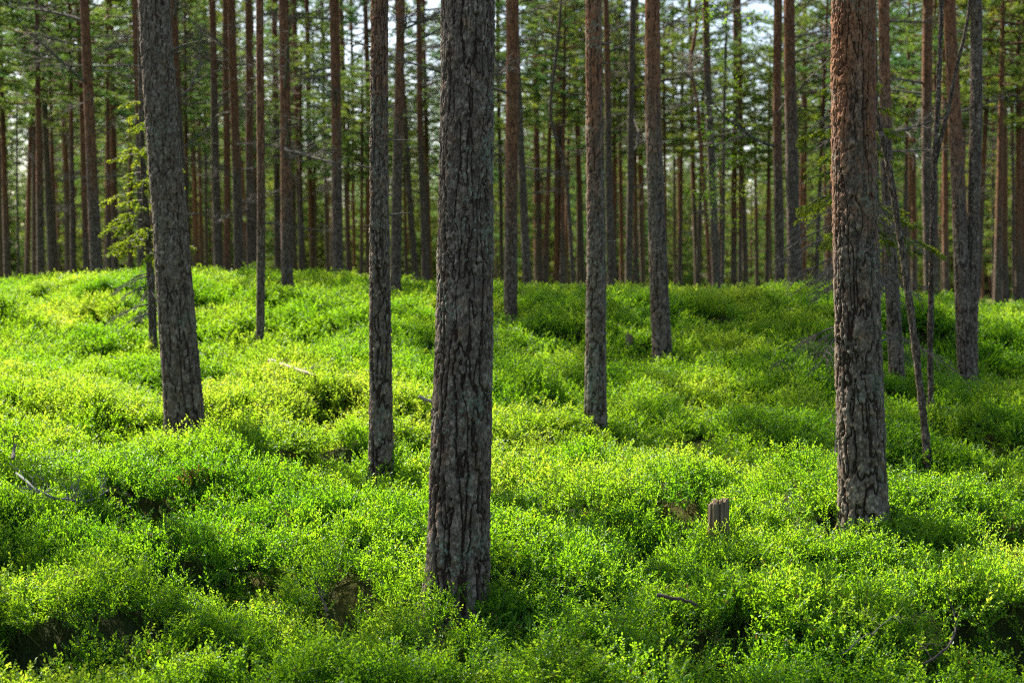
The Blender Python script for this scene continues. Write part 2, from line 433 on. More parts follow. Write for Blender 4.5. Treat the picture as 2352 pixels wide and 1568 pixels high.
# ------------------------------------------------------------------ ground: one sheet to the horizon
def build_ground():
    xs = np.concatenate([[-600, -300, -150, -80, -45, -28, -20], np.arange(-16, 16.01, .16), [20, 28, 45, 80, 150, 300, 600]])
    ys = np.concatenate([[-200, -80, -30, -12, -5, -1], np.arange(1, 30.01, .16), [31, 32.5, 35, 38, 42, 47, 55, 70, 90, 120, 180, 300, 600, 1200]])
    X, Y = np.meshgrid(xs, ys)
    Z = ground_z(X, Y)
    nx, ny = len(xs), len(ys)
    i = np.arange(ny - 1)[:, None] * nx; j = np.arange(nx - 1)[None]
    q = np.stack([i + j, i + j + 1, i + nx + j + 1, i + nx + j], -1).reshape(-1, 4)
    me = make_mesh('ground', np.stack([X, Y, Z], -1).reshape(-1, 3), q, None, [ground_material()], smooth=True)
    o = link('ground', me); o['kind'] = 'structure'
build_ground()

# ------------------------------------------------------------------ bilberry shrub layer (nobody could count it: stuff)
def bilberry_clump(seed):
    r = np.random.default_rng(seed)
    A = Acc()
    lb, ldr, lnr, ll, lt = [], [], [], [], []
    for s in range(13):
        ang = r.uniform(0, 2 * math.pi); rad = math.sqrt(r.uniform(0, 1)) * .11
        p = np.array([math.cos(ang) * rad, math.sin(ang) * rad, -0.03])
        out = np.array([math.cos(ang), math.sin(ang), 0]) * (rad / .11) * r.uniform(.25, .65) + r.normal(size=3) * .10
        H = SHRUB * r.uniform(.72, 1.12) * (1 - .28 * (rad / .11) ** 2)
        d = np.array([0, 0, 1.0]) + out * .55
        ts = np.linspace(0, 1, 5)
        bend = r.normal(size=3) * .03
        path = p[None] + ts[:, None] * d[None] * H + (ts ** 2)[:, None] * (out * .06 + bend)[None]
        A.tube(path, np.linspace(.0022, .0008, 5), 3, 0)
        axes = [(path, .45, 1.0, H)]
        for b in range(6):
            t = r.uniform(.38, .95)
            q = np.array([np.interp(t, ts, path[:, k]) for k in range(3)])
            a2 = r.uniform(0, 2 * math.pi)
            dd = np.array([math.cos(a2), math.sin(a2), r.uniform(.5, 1.25)]); dd /= np.linalg.norm(dd)
            Lb = r.uniform(.05, .10) * (1.15 - .3 * t)
            pb = np.stack([q, q + dd * Lb * .5 + [0, 0, .002], q + dd * Lb + np.array([0, 0, .012])])
            A.tube(pb, np.array([.0011, .0008, .0005]), 3, 0)
            axes.append((pb, .12, 1.0, Lb))
        for path_, t0, t1, L in axes:
            n = max(4, int(L * (t1 - t0) / .0074))
            tt = np.linspace(t0, t1, n)
            s0 = np.linspace(0, 1, len(path_))
            pos = np.stack([np.interp(tt, s0, path_[:, k]) for k in range(3)], 1)
            ax = path_[-1] - path_[0]; ax /= np.linalg.norm(ax)
            side = np.cross(ax, r.normal(size=3)); side /= np.linalg.norm(side)
            for i in range(n):
                sg = 1 if i % 2 else -1
                dr = side * sg * r.uniform(.5, .9) + ax * r.uniform(.6, 1.25) + r.normal(size=3) * .20
                if i == n - 1: dr = ax + r.normal(size=3) * .2
                nr = np.array([0, 0, 1.0]) + r.normal(size=3) * .50 - ax * .25
                lb.append(pos[i]); ldr.append(dr); lnr.append(nr)
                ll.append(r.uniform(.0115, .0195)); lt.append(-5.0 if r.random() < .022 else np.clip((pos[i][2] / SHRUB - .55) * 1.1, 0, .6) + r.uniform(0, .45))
    ll = np.array(ll)
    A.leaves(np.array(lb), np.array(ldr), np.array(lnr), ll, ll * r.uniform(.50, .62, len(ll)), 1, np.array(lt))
    return A.mesh('bilberry_clump', [M_STEM, M_LEAF])

# ------------------------------------------------------------------ trees: measured table
# (label, path [(u, v) top..foot], width at foot, width at top of frame, distance, row where orange bark begins or None, kind)
TR = []
def T(label, pts, wb, wt, Y=None, ov=None, **k):
    TR.append(dict(label=label, pts=pts, wb=wb, wt=wt, Y=Y, ov=ov, **k))
G1, G2 = 'pines among the bilberry shrubs', 'pines beyond the ridge'
# --- in the shrubs, nearest first
T('thickest nearest pine trunk at centre, rough grey scaly bark with pale lichen, nearly straight', [(1079,0),(1077,200),(1072,400),(1067,640),(1058,1000),(1048,1400)], 139, 118, 6.8, None, g=G1, key='A', lich=1.0)
T('thick pine trunk with rusty orange upper bark, grey plates below, right of the broken stump', [(1960,0),(1962,250),(1967,600),(1974,900),(1984,1195)], 103, 95, 8.0, 300, g=G1, key='C', lich=.55)
T('thick dark grey pine leaning left above sunlit shrubs, leafy young spruce right behind it', [(358,0),(366,120),(393,500),(411,800),(425,970)], 86, 70, 11.0, None, g=G1, key='B', lich=.45)
T('slender grey scaly pine with short dead stubs, just left of the thickest central trunk', [(877,0),(876,250),(874,500),(874,800),(875,1065)], 50, 37, 9.5, -10, g=G1, key='D', lich=.5)
T('slim pine with sunlit left edge, flaky brown top and lichened foot, on mid slope', [(1366,0),(1367,300),(1368,640),(1367,800),(1368,950)], 46, 37, 11.5, 190, g=G1, key='E', lich=.9)
T('dark pine with reddish brown upper bark, foot below the crest, leaning slightly left', [(1498,0),(1502,250),(1509,500),(1515,680),(1521,812)], 42, 33, 15.0, 200, g=G1, key='F')
T('straight pine with long orange upper stem and grey foot, right of the central trunk', [(1175,0),(1175,300),(1174,550),(1173,722)], 31, 29, 17.5, 420, g=G1, key='G')
T('very thin straight pine standing alone on the bright left slope, orange brown stem', [(597,0),(597,300),(598,560),(598,782)], 20, 17, 16.0, 380, g=G1, key='H')
T('orange stemmed pine with its foot on the ridge crest, left of the slender grey pine', [(652,0),(654,250),(656,450),(660,652)], 28, 23, 21.0, 420, g=G1, key='I')
T('grey brown pine partly hidden behind the slender grey pine, foot on the ridge crest', [(919,0),(917,250),(912,500),(908,656)], 26, 19, 21.0, 250, g=G1, key='J')
T('dark grey pine leaning left between the orange topped trunk and the leaning sapling', [(2028,0),(2033,200),(2042,480),(2052,700),(2060,852)], 32, 23, 14.0, 250, g=G1, key='L')
T('dark double stemmed pine at right, its two trunks joined at one foot', [(2181,0),(2190,250),(2203,500),(2212,700),(2220,842)], 36, 27, 15.0, 300, g=G1, key='K')
# --- beyond the ridge, left to right
T('dark trunk cut by the left edge of the photo', [(-6,0),(-3,300),(0,620)], 13, 11)
T('very thin dark sapling stem in shade near the left edge', [(40,330),(41,480),(43,630)], 5, 4, 30, kind='sap')
T('dark reddish pine in deep shade, leftmost of three dark stems close together', [(76,120),(78,300),(80,610)], 15, 11, None, 200)
T('thin dark stem squeezed between two thicker shaded trunks at left', [(94,200),(95,400),(97,610)], 7, 6, 44)
T('shaded grey brown pine whose foot widens, right of the thin dark stem', [(98,100),(106,300),(118,606)], 18, 12)
T('reddish brown pine in shade beside a thinner grey stem at left', [(142,100),(148,300),(156,606)], 14, 11, None, 420)
T('thin grey stem touching the right side of a reddish shaded pine', [(158,150),(162,350),(167,606)], 9, 8, 48)
T('dark red slender pine close behind the left flank of the orange topped ridge pine', [(182,0),(188,245),(198,606)], 14, 11, 30, 500)
T('orange topped pine on the left ridge with long bare side branches', [(190,0),(197,150),(210,380),(222,617)], 28, 20, 21.5, 370, key='ORL')
T('thin reddish pine between the orange topped ridge pine and a thicker brown one', [(247,250),(248,400),(251,608)], 11, 9, None, 500)
T('brown reddish pine standing left of the young leafy spruce', [(258,120),(261,350),(265,608)], 16, 13, None, 480)
T('pine with bright orange top directly left of the thick leaning dark trunk', [(315,0),(320,200),(324,400),(327,620)], 22, 19, 27, 290)
T('dark brown pine hidden low down behind the thick leaning dark trunk', [(400,0),(405,150),(411,320),(424,620)], 19, 18, 27, 150)
T('thin reddish stem right of the thick leaning trunk, first of three thin ones', [(441,250),(444,400),(448,615)], 9, 7, 56, 560)
T('thin reddish stem, middle one of three thin ones right of the leaning trunk', [(457,250),(459,400),(462,615)], 8, 7, 60, 560)
T('thin dark stem, last of three thin ones right of the leaning trunk', [(470,200),(472,400),(475,615)], 8, 7, 58, 300)
T('greyish violet pine left of a darker red brown neighbour beyond the left ridge', [(488,0),(493,250),(502,612)], 20, 15, None, 150)
T('dark red brown pine sandwiched between two paler trunks beyond the left ridge', [(518,0),(520,300),(522,612)], 18, 13, None, 600)
T('tall reddish topped pine with grey foot, third of a close row beyond the left ridge', [(532,0),(539,250),(549,622)], 23, 18, None, 330)
T('broad red brown pine just left of the very thin lone pine', [(570,0),(573,300),(577,622)], 20, 16, None, 330)
T('grey pine closely left of the orange stemmed ridge crest pine', [(631,0),(634,300),(638,624)], 15, 13, None, 260)
T('straight grey stem right behind the orange stemmed ridge crest pine', [(669,150),(672,350),(677,622)], 13, 11, None, 200)
T('pine with thin reddish top leaning left, right of the ridge crest pine', [(674,0),(681,250),(695,622)], 16, 12, None, 400)
T('reddish stem in the dim stand, left one of a close far pair', [(712,390),(714,500),(717,622)], 12, 11, 50, 560)
T('thin dark stem in the dim stand, halfway between two stout pines', [(746,330),(749,500),(753,622)], 9, 8, 58, 400)
T('stout pine, reddish above and violet grey below, standing clear beyond the ridge', [(766,0),(770,250),(777,624)], 26, 21, 24, 330)
T('grey pine close on the right of the stout reddish and grey pine', [(790,300),(795,450),(801,624)], 12, 11, None, 330)
T('very thin reddish stem right of the stout reddish and grey pine', [(811,380),(812,500),(814,626)], 7, 6, 58, 600)
T('thin dark reddish pine with its foot hidden behind the slender grey pine', [(839,0),(846,200),(851,420),(857,640)], 14, 11, None, 500)
T('grey brown leaning stem between the slender pine and the central trunk', [(929,280),(939,430),(955,636)], 16, 11, None, 250)
T('dark straight pine with forked dead twigs left of the central trunk', [(960,0),(966,300),(977,636)], 18, 12, None, 300)
T('orange red thin pine nearly touching the central trunk on its left', [(974,120),(980,350),(988,636)], 12, 10, None, 620)
T('thin dark stem emerging from behind the right edge of the central trunk', [(1143,40),(1147,300),(1153,640)], 10, 8, 50, 250)
T('grey pine leaning left, close on the right of the straight orange stem', [(1185,0),(1193,280),(1200,450),(1212,658)], 21, 13, 28, 100)
T('red topped pine right of two close trunks, bending slightly right at its foot', [(1229,0),(1233,280),(1239,658)], 14, 10, None, 420)
T('reddish pine close left of a grey twin, standing mid gap right of centre', [(1281,0),(1281,250),(1278,658)], 14, 10, None, 640)
T('grey twin stem close right of a reddish pine in the mid gap', [(1290,330),(1291,480),(1292,658)], 14, 11, None, None)
T('pale thin crooked pine that bends twice, right of the grey twin stem', [(1290,0),(1282,100),(1262,230),(1262,290),(1290,350),(1302,420),(1309,520),(1317,658)], 10, 7, 30, None, kind='sap')
T('brown pine a little left of the slim lichened pine on the mid slope', [(1328,380),(1333,500),(1339,655)], 14, 12, None, 450)
T('dark brown pine half hidden behind the right side of the slim lichened pine', [(1392,0),(1396,300),(1405,646)], 21, 12, 27, 200)
T('thin orange red stem in the gap right of the slim lichened pine', [(1424,300),(1426,450),(1428,655)], 10, 8, 52, 640)
T('light grey pine leaning right, crossing the gap left of the dark reddish pine', [(1456,0),(1450,250),(1443,656)], 16, 14, 31, None)
T('reddish thin pine right behind the light grey one that leans right', [(1464,120),(1468,350),(1477,656)], 12, 9, None, 450)
T('slender far stem just right of the dark pine with reddish upper bark', [(1546,240),(1548,400),(1551,656)], 7, 6, 60, 300)
T('orange brown pine standing mid gap among dead twigs, right of a slender far stem', [(1590,250),(1594,450),(1601,656)], 13, 9, None, 450)
T('thin orange pine with a snaking stem in the twiggy gap', [(1600,60),(1594,102),(1583,151),(1590,185),(1602,215),(1610,326),(1618,450),(1629,610),(1632,656)], 10, 8, 33, 660, kind='sap')
T('stout grey brown pine leaning left in the twiggy gap, foot at the crest', [(1622,0),(1628,250),(1636,450),(1646,656)], 21, 15, 26, 120)
T('pale thin leafy sapling touching the stout leaning grey brown pine', [(1668,110),(1664,250),(1662,400),(1659,656)], 9, 6, 24, None, kind='leafy')
T('red brown straight pine, left of a close pair beside the mound', [(1689,0),(1688,300),(1685,658)], 15, 12, None, 500)
T('red brown pine leaning left, right of a close pair beside the mound', [(1702,250),(1706,420),(1713,656)], 14, 10, None, 420)
T('dark brown pine on the mound, slimmer of two close big stems', [(1788,0),(1787,200),(1789,400),(1791,640)], 23, 19, 22.5, 300)
T('big dark pine on the mound with rough grey foot, stouter of two close stems', [(1814,0),(1815,200),(1818,400),(1825,636)], 33, 25, 21.5, 180)
T('thin pale orange pine half behind spruce twigs right of the mound', [(1849,60),(1849,300),(1848,640)], 9, 7, 50, 640)
T('dark grey pine standing tight against the right edge of the orange topped trunk', [(2006,0),(2008,300),(2013,680)], 20, 16, 19, 120)
T('tall grey brown pine left of the thin forked tree at right', [(2131,0),(2130,250),(2129,450),(2133,662)], 22, 23, 24, 250)
T('reddish pine glimpsed between the forked thin tree and the double stemmed pine', [(2170,100),(2171,350),(2174,664)], 15, 12, 35, 560)
T('thin orange stem just right of the double stemmed pine', [(2252,500),(2254,600),(2257,688)], 9, 8, 52, 690)
T('slender grey far stem in the right hand stand', [(2280,300),(2281,500),(2282,688)], 7, 6, 60, 400)
T('reddish brown pine in the right hand stand, thicker than its thin neighbours', [(2305,200),(2307,400),(2309,688)], 17, 14, None, 560)
T('dark stem beside the reddish brown pine in the right hand stand', [(2326,300),(2328,500),(2330,688)], 9, 8, 48, 300)
T('reddish trunk cut by the right edge of the photo', [(2349,300),(2349,500),(2350,688)], 12, 10, 44, 600)

def bark_fields(th, z, R, seed, grow):
    """plate / cell / height on the cylinder; th, z arrays. Long fissured plates at the foot, small flakes higher up"""
    def voro(a, b, na, sd):
        ia, ib = np.floor(a), np.floor(b)
        f1 = np.full(a.shape, 9.0); f2 = np.full(a.shape, 9.0); idc = np.zeros(a.shape)
        for da in (-1, 0, 1):
            for db in (-1, 0, 1):
                ca, cb = ia + da, ib + db
                w = np.mod(ca, na)
                hx = _hash(w, cb, np.zeros_like(w), sd); hy = _hash(w, cb, np.ones_like(w), sd + 5); hi = _hash(w, cb, np.full_like(w, 2), sd + 9)
                d = np.hypot(ca + .15 + .7 * hx - a, cb + .1 + .8 * hy - b)
                near = d < f1
                f2 = np.where(near, f1, np.minimum(f2, d)); idc = np.where(near, hi, idc); f1 = np.where(near, d, f1)
        return f1, f2 - f1, idc
    cx, cy = np.cos(th) * R, np.sin(th) * R
    w1 = fbm(cx * 22, cy * 22, z * 9, seed + 1, 3) - .5
    w2 = fbm(cx * 22, cy * 22, z * 12, seed + 4, 3) - .5
    w3 = vnoise(cx * 70, cy * 70, z * 45, seed + 6) - .5
    w4 = vnoise(cx * 150, cy * 150, z * 75, seed + 8) - .5
    up = sstep(.5, 1.9, z / grow)
    # layer 1: long irregular fissures running up the trunk
    wx, wy = cx + w1 * .020, cy + w2 * .020
    n1 = fbm(wx * 15, wy * 15, z * 2.1 + w1 * .5, seed, 2) - .5
    n2 = fbm(wx * 24, wy * 24, z * 4.5 + w2 * .9, seed + 20, 2) - .5
    def dist(n):
        gzz = np.gradient(n, axis=0) / (np.gradient(z, axis=0) + 1e-6)
        gth = (np.roll(n, -1, 1) - np.roll(n, 1, 1)) / (2 * 2 * math.pi * R / n.shape[1])
        return np.abs(n) / (np.hypot(gzz, gth) + 1.2)
    fis = np.minimum(dist(n1) / (.0075 - .0035 * up), dist(n2) / (.0055 - .002 * up))
    plate = sstep(.25, 1.35, fis + w3 * .5)
    # layer 2: shingled flakes, broken edges, overlapping downwards
    def flakes(wd, ht, sd, k):
        n = max(8, int(round(2 * math.pi * R / wd)))
        b = z / ht + w2 * k + w3 * .5
        f, e, c = voro(th / (2 * math.pi) * n + w1 * k + w3 * .6, b, n, sd)
        return sstep(.02, .22, e + w4 * .2), c, f
    e1, c1, f1 = flakes(.034, .085 - .035 * float(0), seed + 40, 2.6)
    e2, c2, f2 = flakes(.017, .030, seed + 60, 3.2)
    hgt = plate * (.014 - .007 * up) + (c1 - .5) * (.004 + .005 * up) * e1 + (c2 - .5) * .0042 * e2 + w3 * .006 + w4 * .005 - (1 - e1) * .0025 * up
    pl = plate * (1 - (1 - e1) * (.30 + .35 * up)) * (.82 + .18 * e2)
    return np.clip(pl, 0, 1), np.clip(c1 * .38 + c2 * .55 + w3 * .45 + w4 * .5 + .03, 0, 1), hgt

def trunk_mesh(P, rad, zvis, detail, seed, ov_z, lich, base):
    """P: function z->(x, y); rad: function z->r; all z world; base: world foot"""
    z0 = base[2] - .18
    H = zvis[2]
    if detail == 'hi': dz, seg = .0055, None
    elif detail == 'mid': dz, seg = .012, None
    elif detail == 'low': dz, seg = .07, 16
    else: dz, seg = .45, 9
    zt = min(zvis[1], H)
    zs = np.concatenate([np.arange(z0, zt, dz), np.linspace(zt, H, 26 if detail != 'far' else 10)])
    r0 = rad(base[2] + .6)
    if seg is None: seg = int(2 * math.pi * r0 / (dz * .85))
    th = np.arange(seg) * 2 * math.pi / seg
    Z, TT = np.meshgrid(zs, th, indexing='ij')
    R = rad(Z)
    zz = Z - base[2]
    if detail in ('hi', 'mid'):
        plate, cell, hgt = bark_fields(TT, zz, r0, seed, 1.0)
        k = np.clip(R / r0, .3, 1.2)
        Rr = R + hgt * k * (1.0 if detail == 'hi' else .9) - .004 + (fbm(np.cos(TT) * 1.6, np.sin(TT) * 1.6, zz * 1.3, seed + 70, 2) - .5) * .05 * R
    else:
        plate = np.ones_like(Z); cell = plate * .5
        Rr = R * (1 + (fbm(np.cos(TT) * 2, np.sin(TT) * 2, zz * 5, seed, 3) - .5) * .12)
    flare = 1 + .22 * np.exp(-np.clip(zz, -.2, 9) / .10) * (1 + .35 * np.sin(TT * 4 + seed) * np.exp(-np.clip(zz, -.2, 9) / .2))
    Rr = Rr * np.where(zz < .6, flare, 1)
    cxy = P(Z)
    V = np.stack([cxy[0] + np.cos(TT) * Rr, cxy[1] + np.sin(TT) * Rr, Z], -1) - base[None, None, :]
    n = len(zs)
    i = np.arange(n - 1)[:, None] * seg; j = np.arange(seg)[None]; jn = (j + 1) % seg
    q = np.stack([i + j, i + jn, i + seg + jn, i + seg + j], -1).reshape(-1, 4)
    if ov_z is None: org = np.zeros_like(Z)
    else: org = sstep(-1.8, 1.5, (Z - ov_z) + (fbm(np.cos(TT) * 1.5, np.sin(TT) * 1.5, zz * 1.6, seed + 90, 3) - .5) * 1.6)
    at = {'orange': org.ravel(), 'lichen': np.full(org.size, lich), 'plate': plate.ravel(), 'cell': cell.ravel()}
    return make_mesh('trunk', V.reshape(-1, 3), q, None, [M_BARK if detail in ('hi', 'mid') else M_BARKF], None, at, smooth=True)

# --- crown, branch prototypes -------------------------------------------------
def pine_crown(seed, Lc, Rm, nl, bottom=.25, tuft=.13, dens=1.0):
    """crown mesh: z from 0 (lowest live limb) to Lc, limbs with sub twigs and needle tufts"""
    r = np.random.default_rng(seed)
    A = Acc()
    A.tube([(0, 0, -.1), (0, 0, Lc * .5), (0, 0, Lc)], np.array([.045, .03, .008]) * (Lc / 6), 5, 0)
    tp, td = [], []
    for i in range(nl):
        t = (i + r.uniform(0, 1)) / nl
        prof = (bottom + (1 - bottom) * min(1, t / .25)) * (1 - t ** 2.2) ** .6 + .08
        L = Rm * prof * r.uniform(.6, 1.15)
        a = i * 2.4 + r.uniform(-.6, .6)
        el = -.15 + .75 * t + r.uniform(-.2, .2)
        h = np.array([math.cos(a), math.sin(a), 0])
        s = np.linspace(0, 1, 6)
        path = np.array([0, 0, t * Lc])[None] + s[:, None] * L * (h * math.cos(el))[None] + (s * L * math.sin(el) + s ** 2 * L * .18)[:, None] * np.array([0, 0, 1.0])[None]
        path[1:] += r.normal(size=(5, 3)) * .05 * L
        A.tube(path, np.linspace(.022, .005, 6) * (.5 + L / Rm), 4, 0)
        ns = max(3, int(L / .16))
        for k in range(ns):
            u = r.uniform(.22, 1.0)
            p = np.array([np.interp(u, s, path[:, c]) for c in range(3)])
            sd = 1 if k % 2 else -1
            lat = np.cross(h, [0, 0, 1]) * sd
            d = lat * r.uniform(.4, 1) + h * r.uniform(.3, .9) + np.array([0, 0, r.uniform(-.15, .7)])
            d /= np.linalg.norm(d)
            l2 = r.uniform(.18, .5) * (1.1 - .4 * u) * (.6 + .4 * L / Rm)
            p2 = p + d * l2
            A.tube([p, p + d * l2 * .5, p2], np.array([.007, .005, .003]), 3, 0)
            for w in range(int((3 + l2 * 9) * dens)):
                f = r.uniform(.25, 1.05)
                tp.append(p + d * l2 * f + r.normal(size=3) * .035)
                dd = d * .7 + np.array([0, 0, .55]) + r.normal(size=3) * .55
                td.append(dd / np.linalg.norm(dd))
    tp = np.array(tp); td = np.array(td); N = len(tp)
    nb = 9
    base = np.repeat(tp, nb, 0); dirs = np.repeat(td, nb, 0) * .8 + RNG.normal(size=(N * nb, 3)) * .55
    dirs /= np.linalg.norm(dirs, axis=1)[:, None]
    ln = tuft * RNG.uniform(.6, 1.15, N * nb)
    clump = np.repeat(fbm(tp[:, 0] * .9, tp[:, 1] * .9, tp[:, 2] * .9, seed, 2), nb) - .5
    A.blades(base - dirs * ln[:, None] * .1, base + dirs * ln[:, None], tuft * .10, 1, np.clip(clump * 2.2 + RNG.uniform(0, .3, N * nb), -.5, 1))
    return A.mesh('crown', [M_LIMB, M_NEEDLE])

def dead_branch(seed, L=1.3):
    r = np.random.default_rng(seed)
    A = Acc()
    s = np.linspace(0, 1, 7)
    droop = r.uniform(-.25, .22)
    path = np.stack([s * L, np.cumsum(r.normal(size=7)) * .02 * L, s * L * r.uniform(-.05, .25) + s ** 2 * L * droop], 1)
    path[0] = 0
    A.tube(path, np.linspace(.020, .006, 7), 5, 0)
    for k in range(int(10 + L * 13)):
        u = r.uniform(.2, .98)
        p = np.array([np.interp(u, s, path[:, c]) for c in range(3)])
        d = np.array([r.uniform(.3, 1), r.choice([-1, 1]) * r.uniform(.3, 1), r.uniform(-.5, .5)]); d /= np.linalg.norm(d)
        l2 = r.uniform(.15, .6) * (1.25 - u)
        q = p + d * l2; m = p + d * l2 * .5 + r.normal(size=3) * .03
        A.tube([p, m, q], np.array([.006, .0045, .0025]), 3, 0)
        for z in range(2):
            d2 = d + r.normal(size=3) * .7; d2 /= np.linalg.norm(d2)
            A.tube([m if z else p + d * l2 * .75, (m if z else p + d * l2 * .75) + d2 * l2 * .5], np.array([.0035, .002]), 3, 0)
    return A.mesh('dead_branch', [M_TWIG])

CROWNS = [pine_crown(100 + i, Lc, Rm, nl) for i, (Lc, Rm, nl) in enumerate([(6.5, 1.9, 46), (7.5, 1.7, 50), (6.0, 2.2, 44), (8.0, 2.0, 54)])]
YOUNG = [pine_crown(200 + i, Lc, Rm, nl, .8, .14, 1.15) for i, (Lc, Rm, nl) in enumerate([(7.0, 1.9, 56), (9.0, 2.1, 66), (8.0, 1.6, 60)])]
DEADS = [dead_branch(300 + i, L) for i, L in enumerate([.9, 1.3, 1.7, 1.1, 1.5, .7])]

def add_crown(root, me, at, axis, scale, rz):
    o = link('crown', me, root, at)
    q = Vector((0, 0, 1)).rotation_difference(Vector(axis).normalized())
    o.rotation_euler = (q.to_matrix() @ Euler((0, 0, rz)).to_matrix()).to_euler()
    o.scale = scale
    return o

def tree_fn(t):
    """trunk centre and radius functions, world"""
    if t['Y'] is None: t['Y'] = float(np.clip(.205 * F0 / t['wb'], 24.5, 62))
    Y = t['Y']
    pts = [px(u, v, Y) for u, v in t['pts']]
    pts = sorted(pts, key=lambda p: p[2])
    zz = np.array([p[2] for p in pts]); xx = np.array([p[0] for p in pts])
    dc = (F0 / Y)
    slope_lo = (xx[1] - xx[0]) / (zz[1] - zz[0]); slope_hi = (xx[-1] - xx[0]) / (zz[-1] - zz[0]) * .8
    rs = random.Random(hash(t['label']) % 9999 if False else len(t['label']) * 37 + int(t['wb'] * 11) + int(t['pts'][0][0]))
    ly = rs.uniform(-.015, .015); ph = rs.uniform(0, 6)
    yb = zz[0]
    # smooth spline through the measured centres
    zf = np.linspace(zz[0], zz[-1], 60); xf = np.interp(zf, zz, xx)
    k = np.ones(9) / 9; pad = np.pad(xf, 4, mode='reflect', reflect_type='odd'); xf = np.convolve(pad, k, 'valid')
    def P(z):
        z = np.asarray(z, float)
        x = np.interp(z, zf, xf)
        x = np.where(z < zf[0], xf[0] + (z - zf[0]) * slope_lo, x)
        x = np.where(z > zf[-1], xf[-1] + (z - zf[-1]) * slope_hi, x)
        x = x + np.sin(z * .9 + ph) * .006 * np.clip(z - yb, 0, 2)
        return x, Y + (z - yb) * ly
    ztop = px(0, 0, Y)[2]
    rb, rt = t['wb'] / dc / 2, t['wt'] / dc / 2
    H = t.get('H') or float(np.clip(7.5 + 2 * rb * 45, 9, 17.5)) * rs.uniform(.93, 1.07)
    if t.get('kind') in ('sap', 'leafy'): H = max(zz[-1] - yb + .6, 4.0)
    top = yb + H
    zt0 = max(min(ztop, top - 2.0), zz[0] + 1.0)
    if t.get('kind') in ('sap', 'leafy'): zt0 = zz[-1]
    def rad(z):
        z = np.asarray(z, float)
        f = np.clip((z - zz[0]) / (zt0 - zz[0]), 0, 1)
        f = np.where(f < .12, f * 1.8, .216 + (f - .12) / .88 * .784)
        r = rb + (rt - rb) * f
        g = np.clip((z - zt0) / max(.5, top - zt0), 0, 1)
        return r * (1 - .82 * g)
    return P, rad, top, zt0, rs

def stub(root, p, d, L, r, seed, label=None):
    rr = np.random.default_rng(seed)
    A = Acc()
    s = np.linspace(0, 1, 6); d = np.asarray(d, float)
    path = s[:, None] * d[None] * L + np.cumsum(rr.normal(size=(6, 3)), 0) * .022 * L
    path[0] = -d * r
    A.tube(path, np.linspace(r, r * .35, 6), 6, 0)
    A.tube([path[3], path[3] + np.array([d[0] * .3, rr.uniform(-.5, .5), .5]) * L * .3], np.array([r * .4, r * .15]), 4, 0)
    return link('branch_stub', A.mesh('branch_stub', [M_TWIG]), root, p, label)

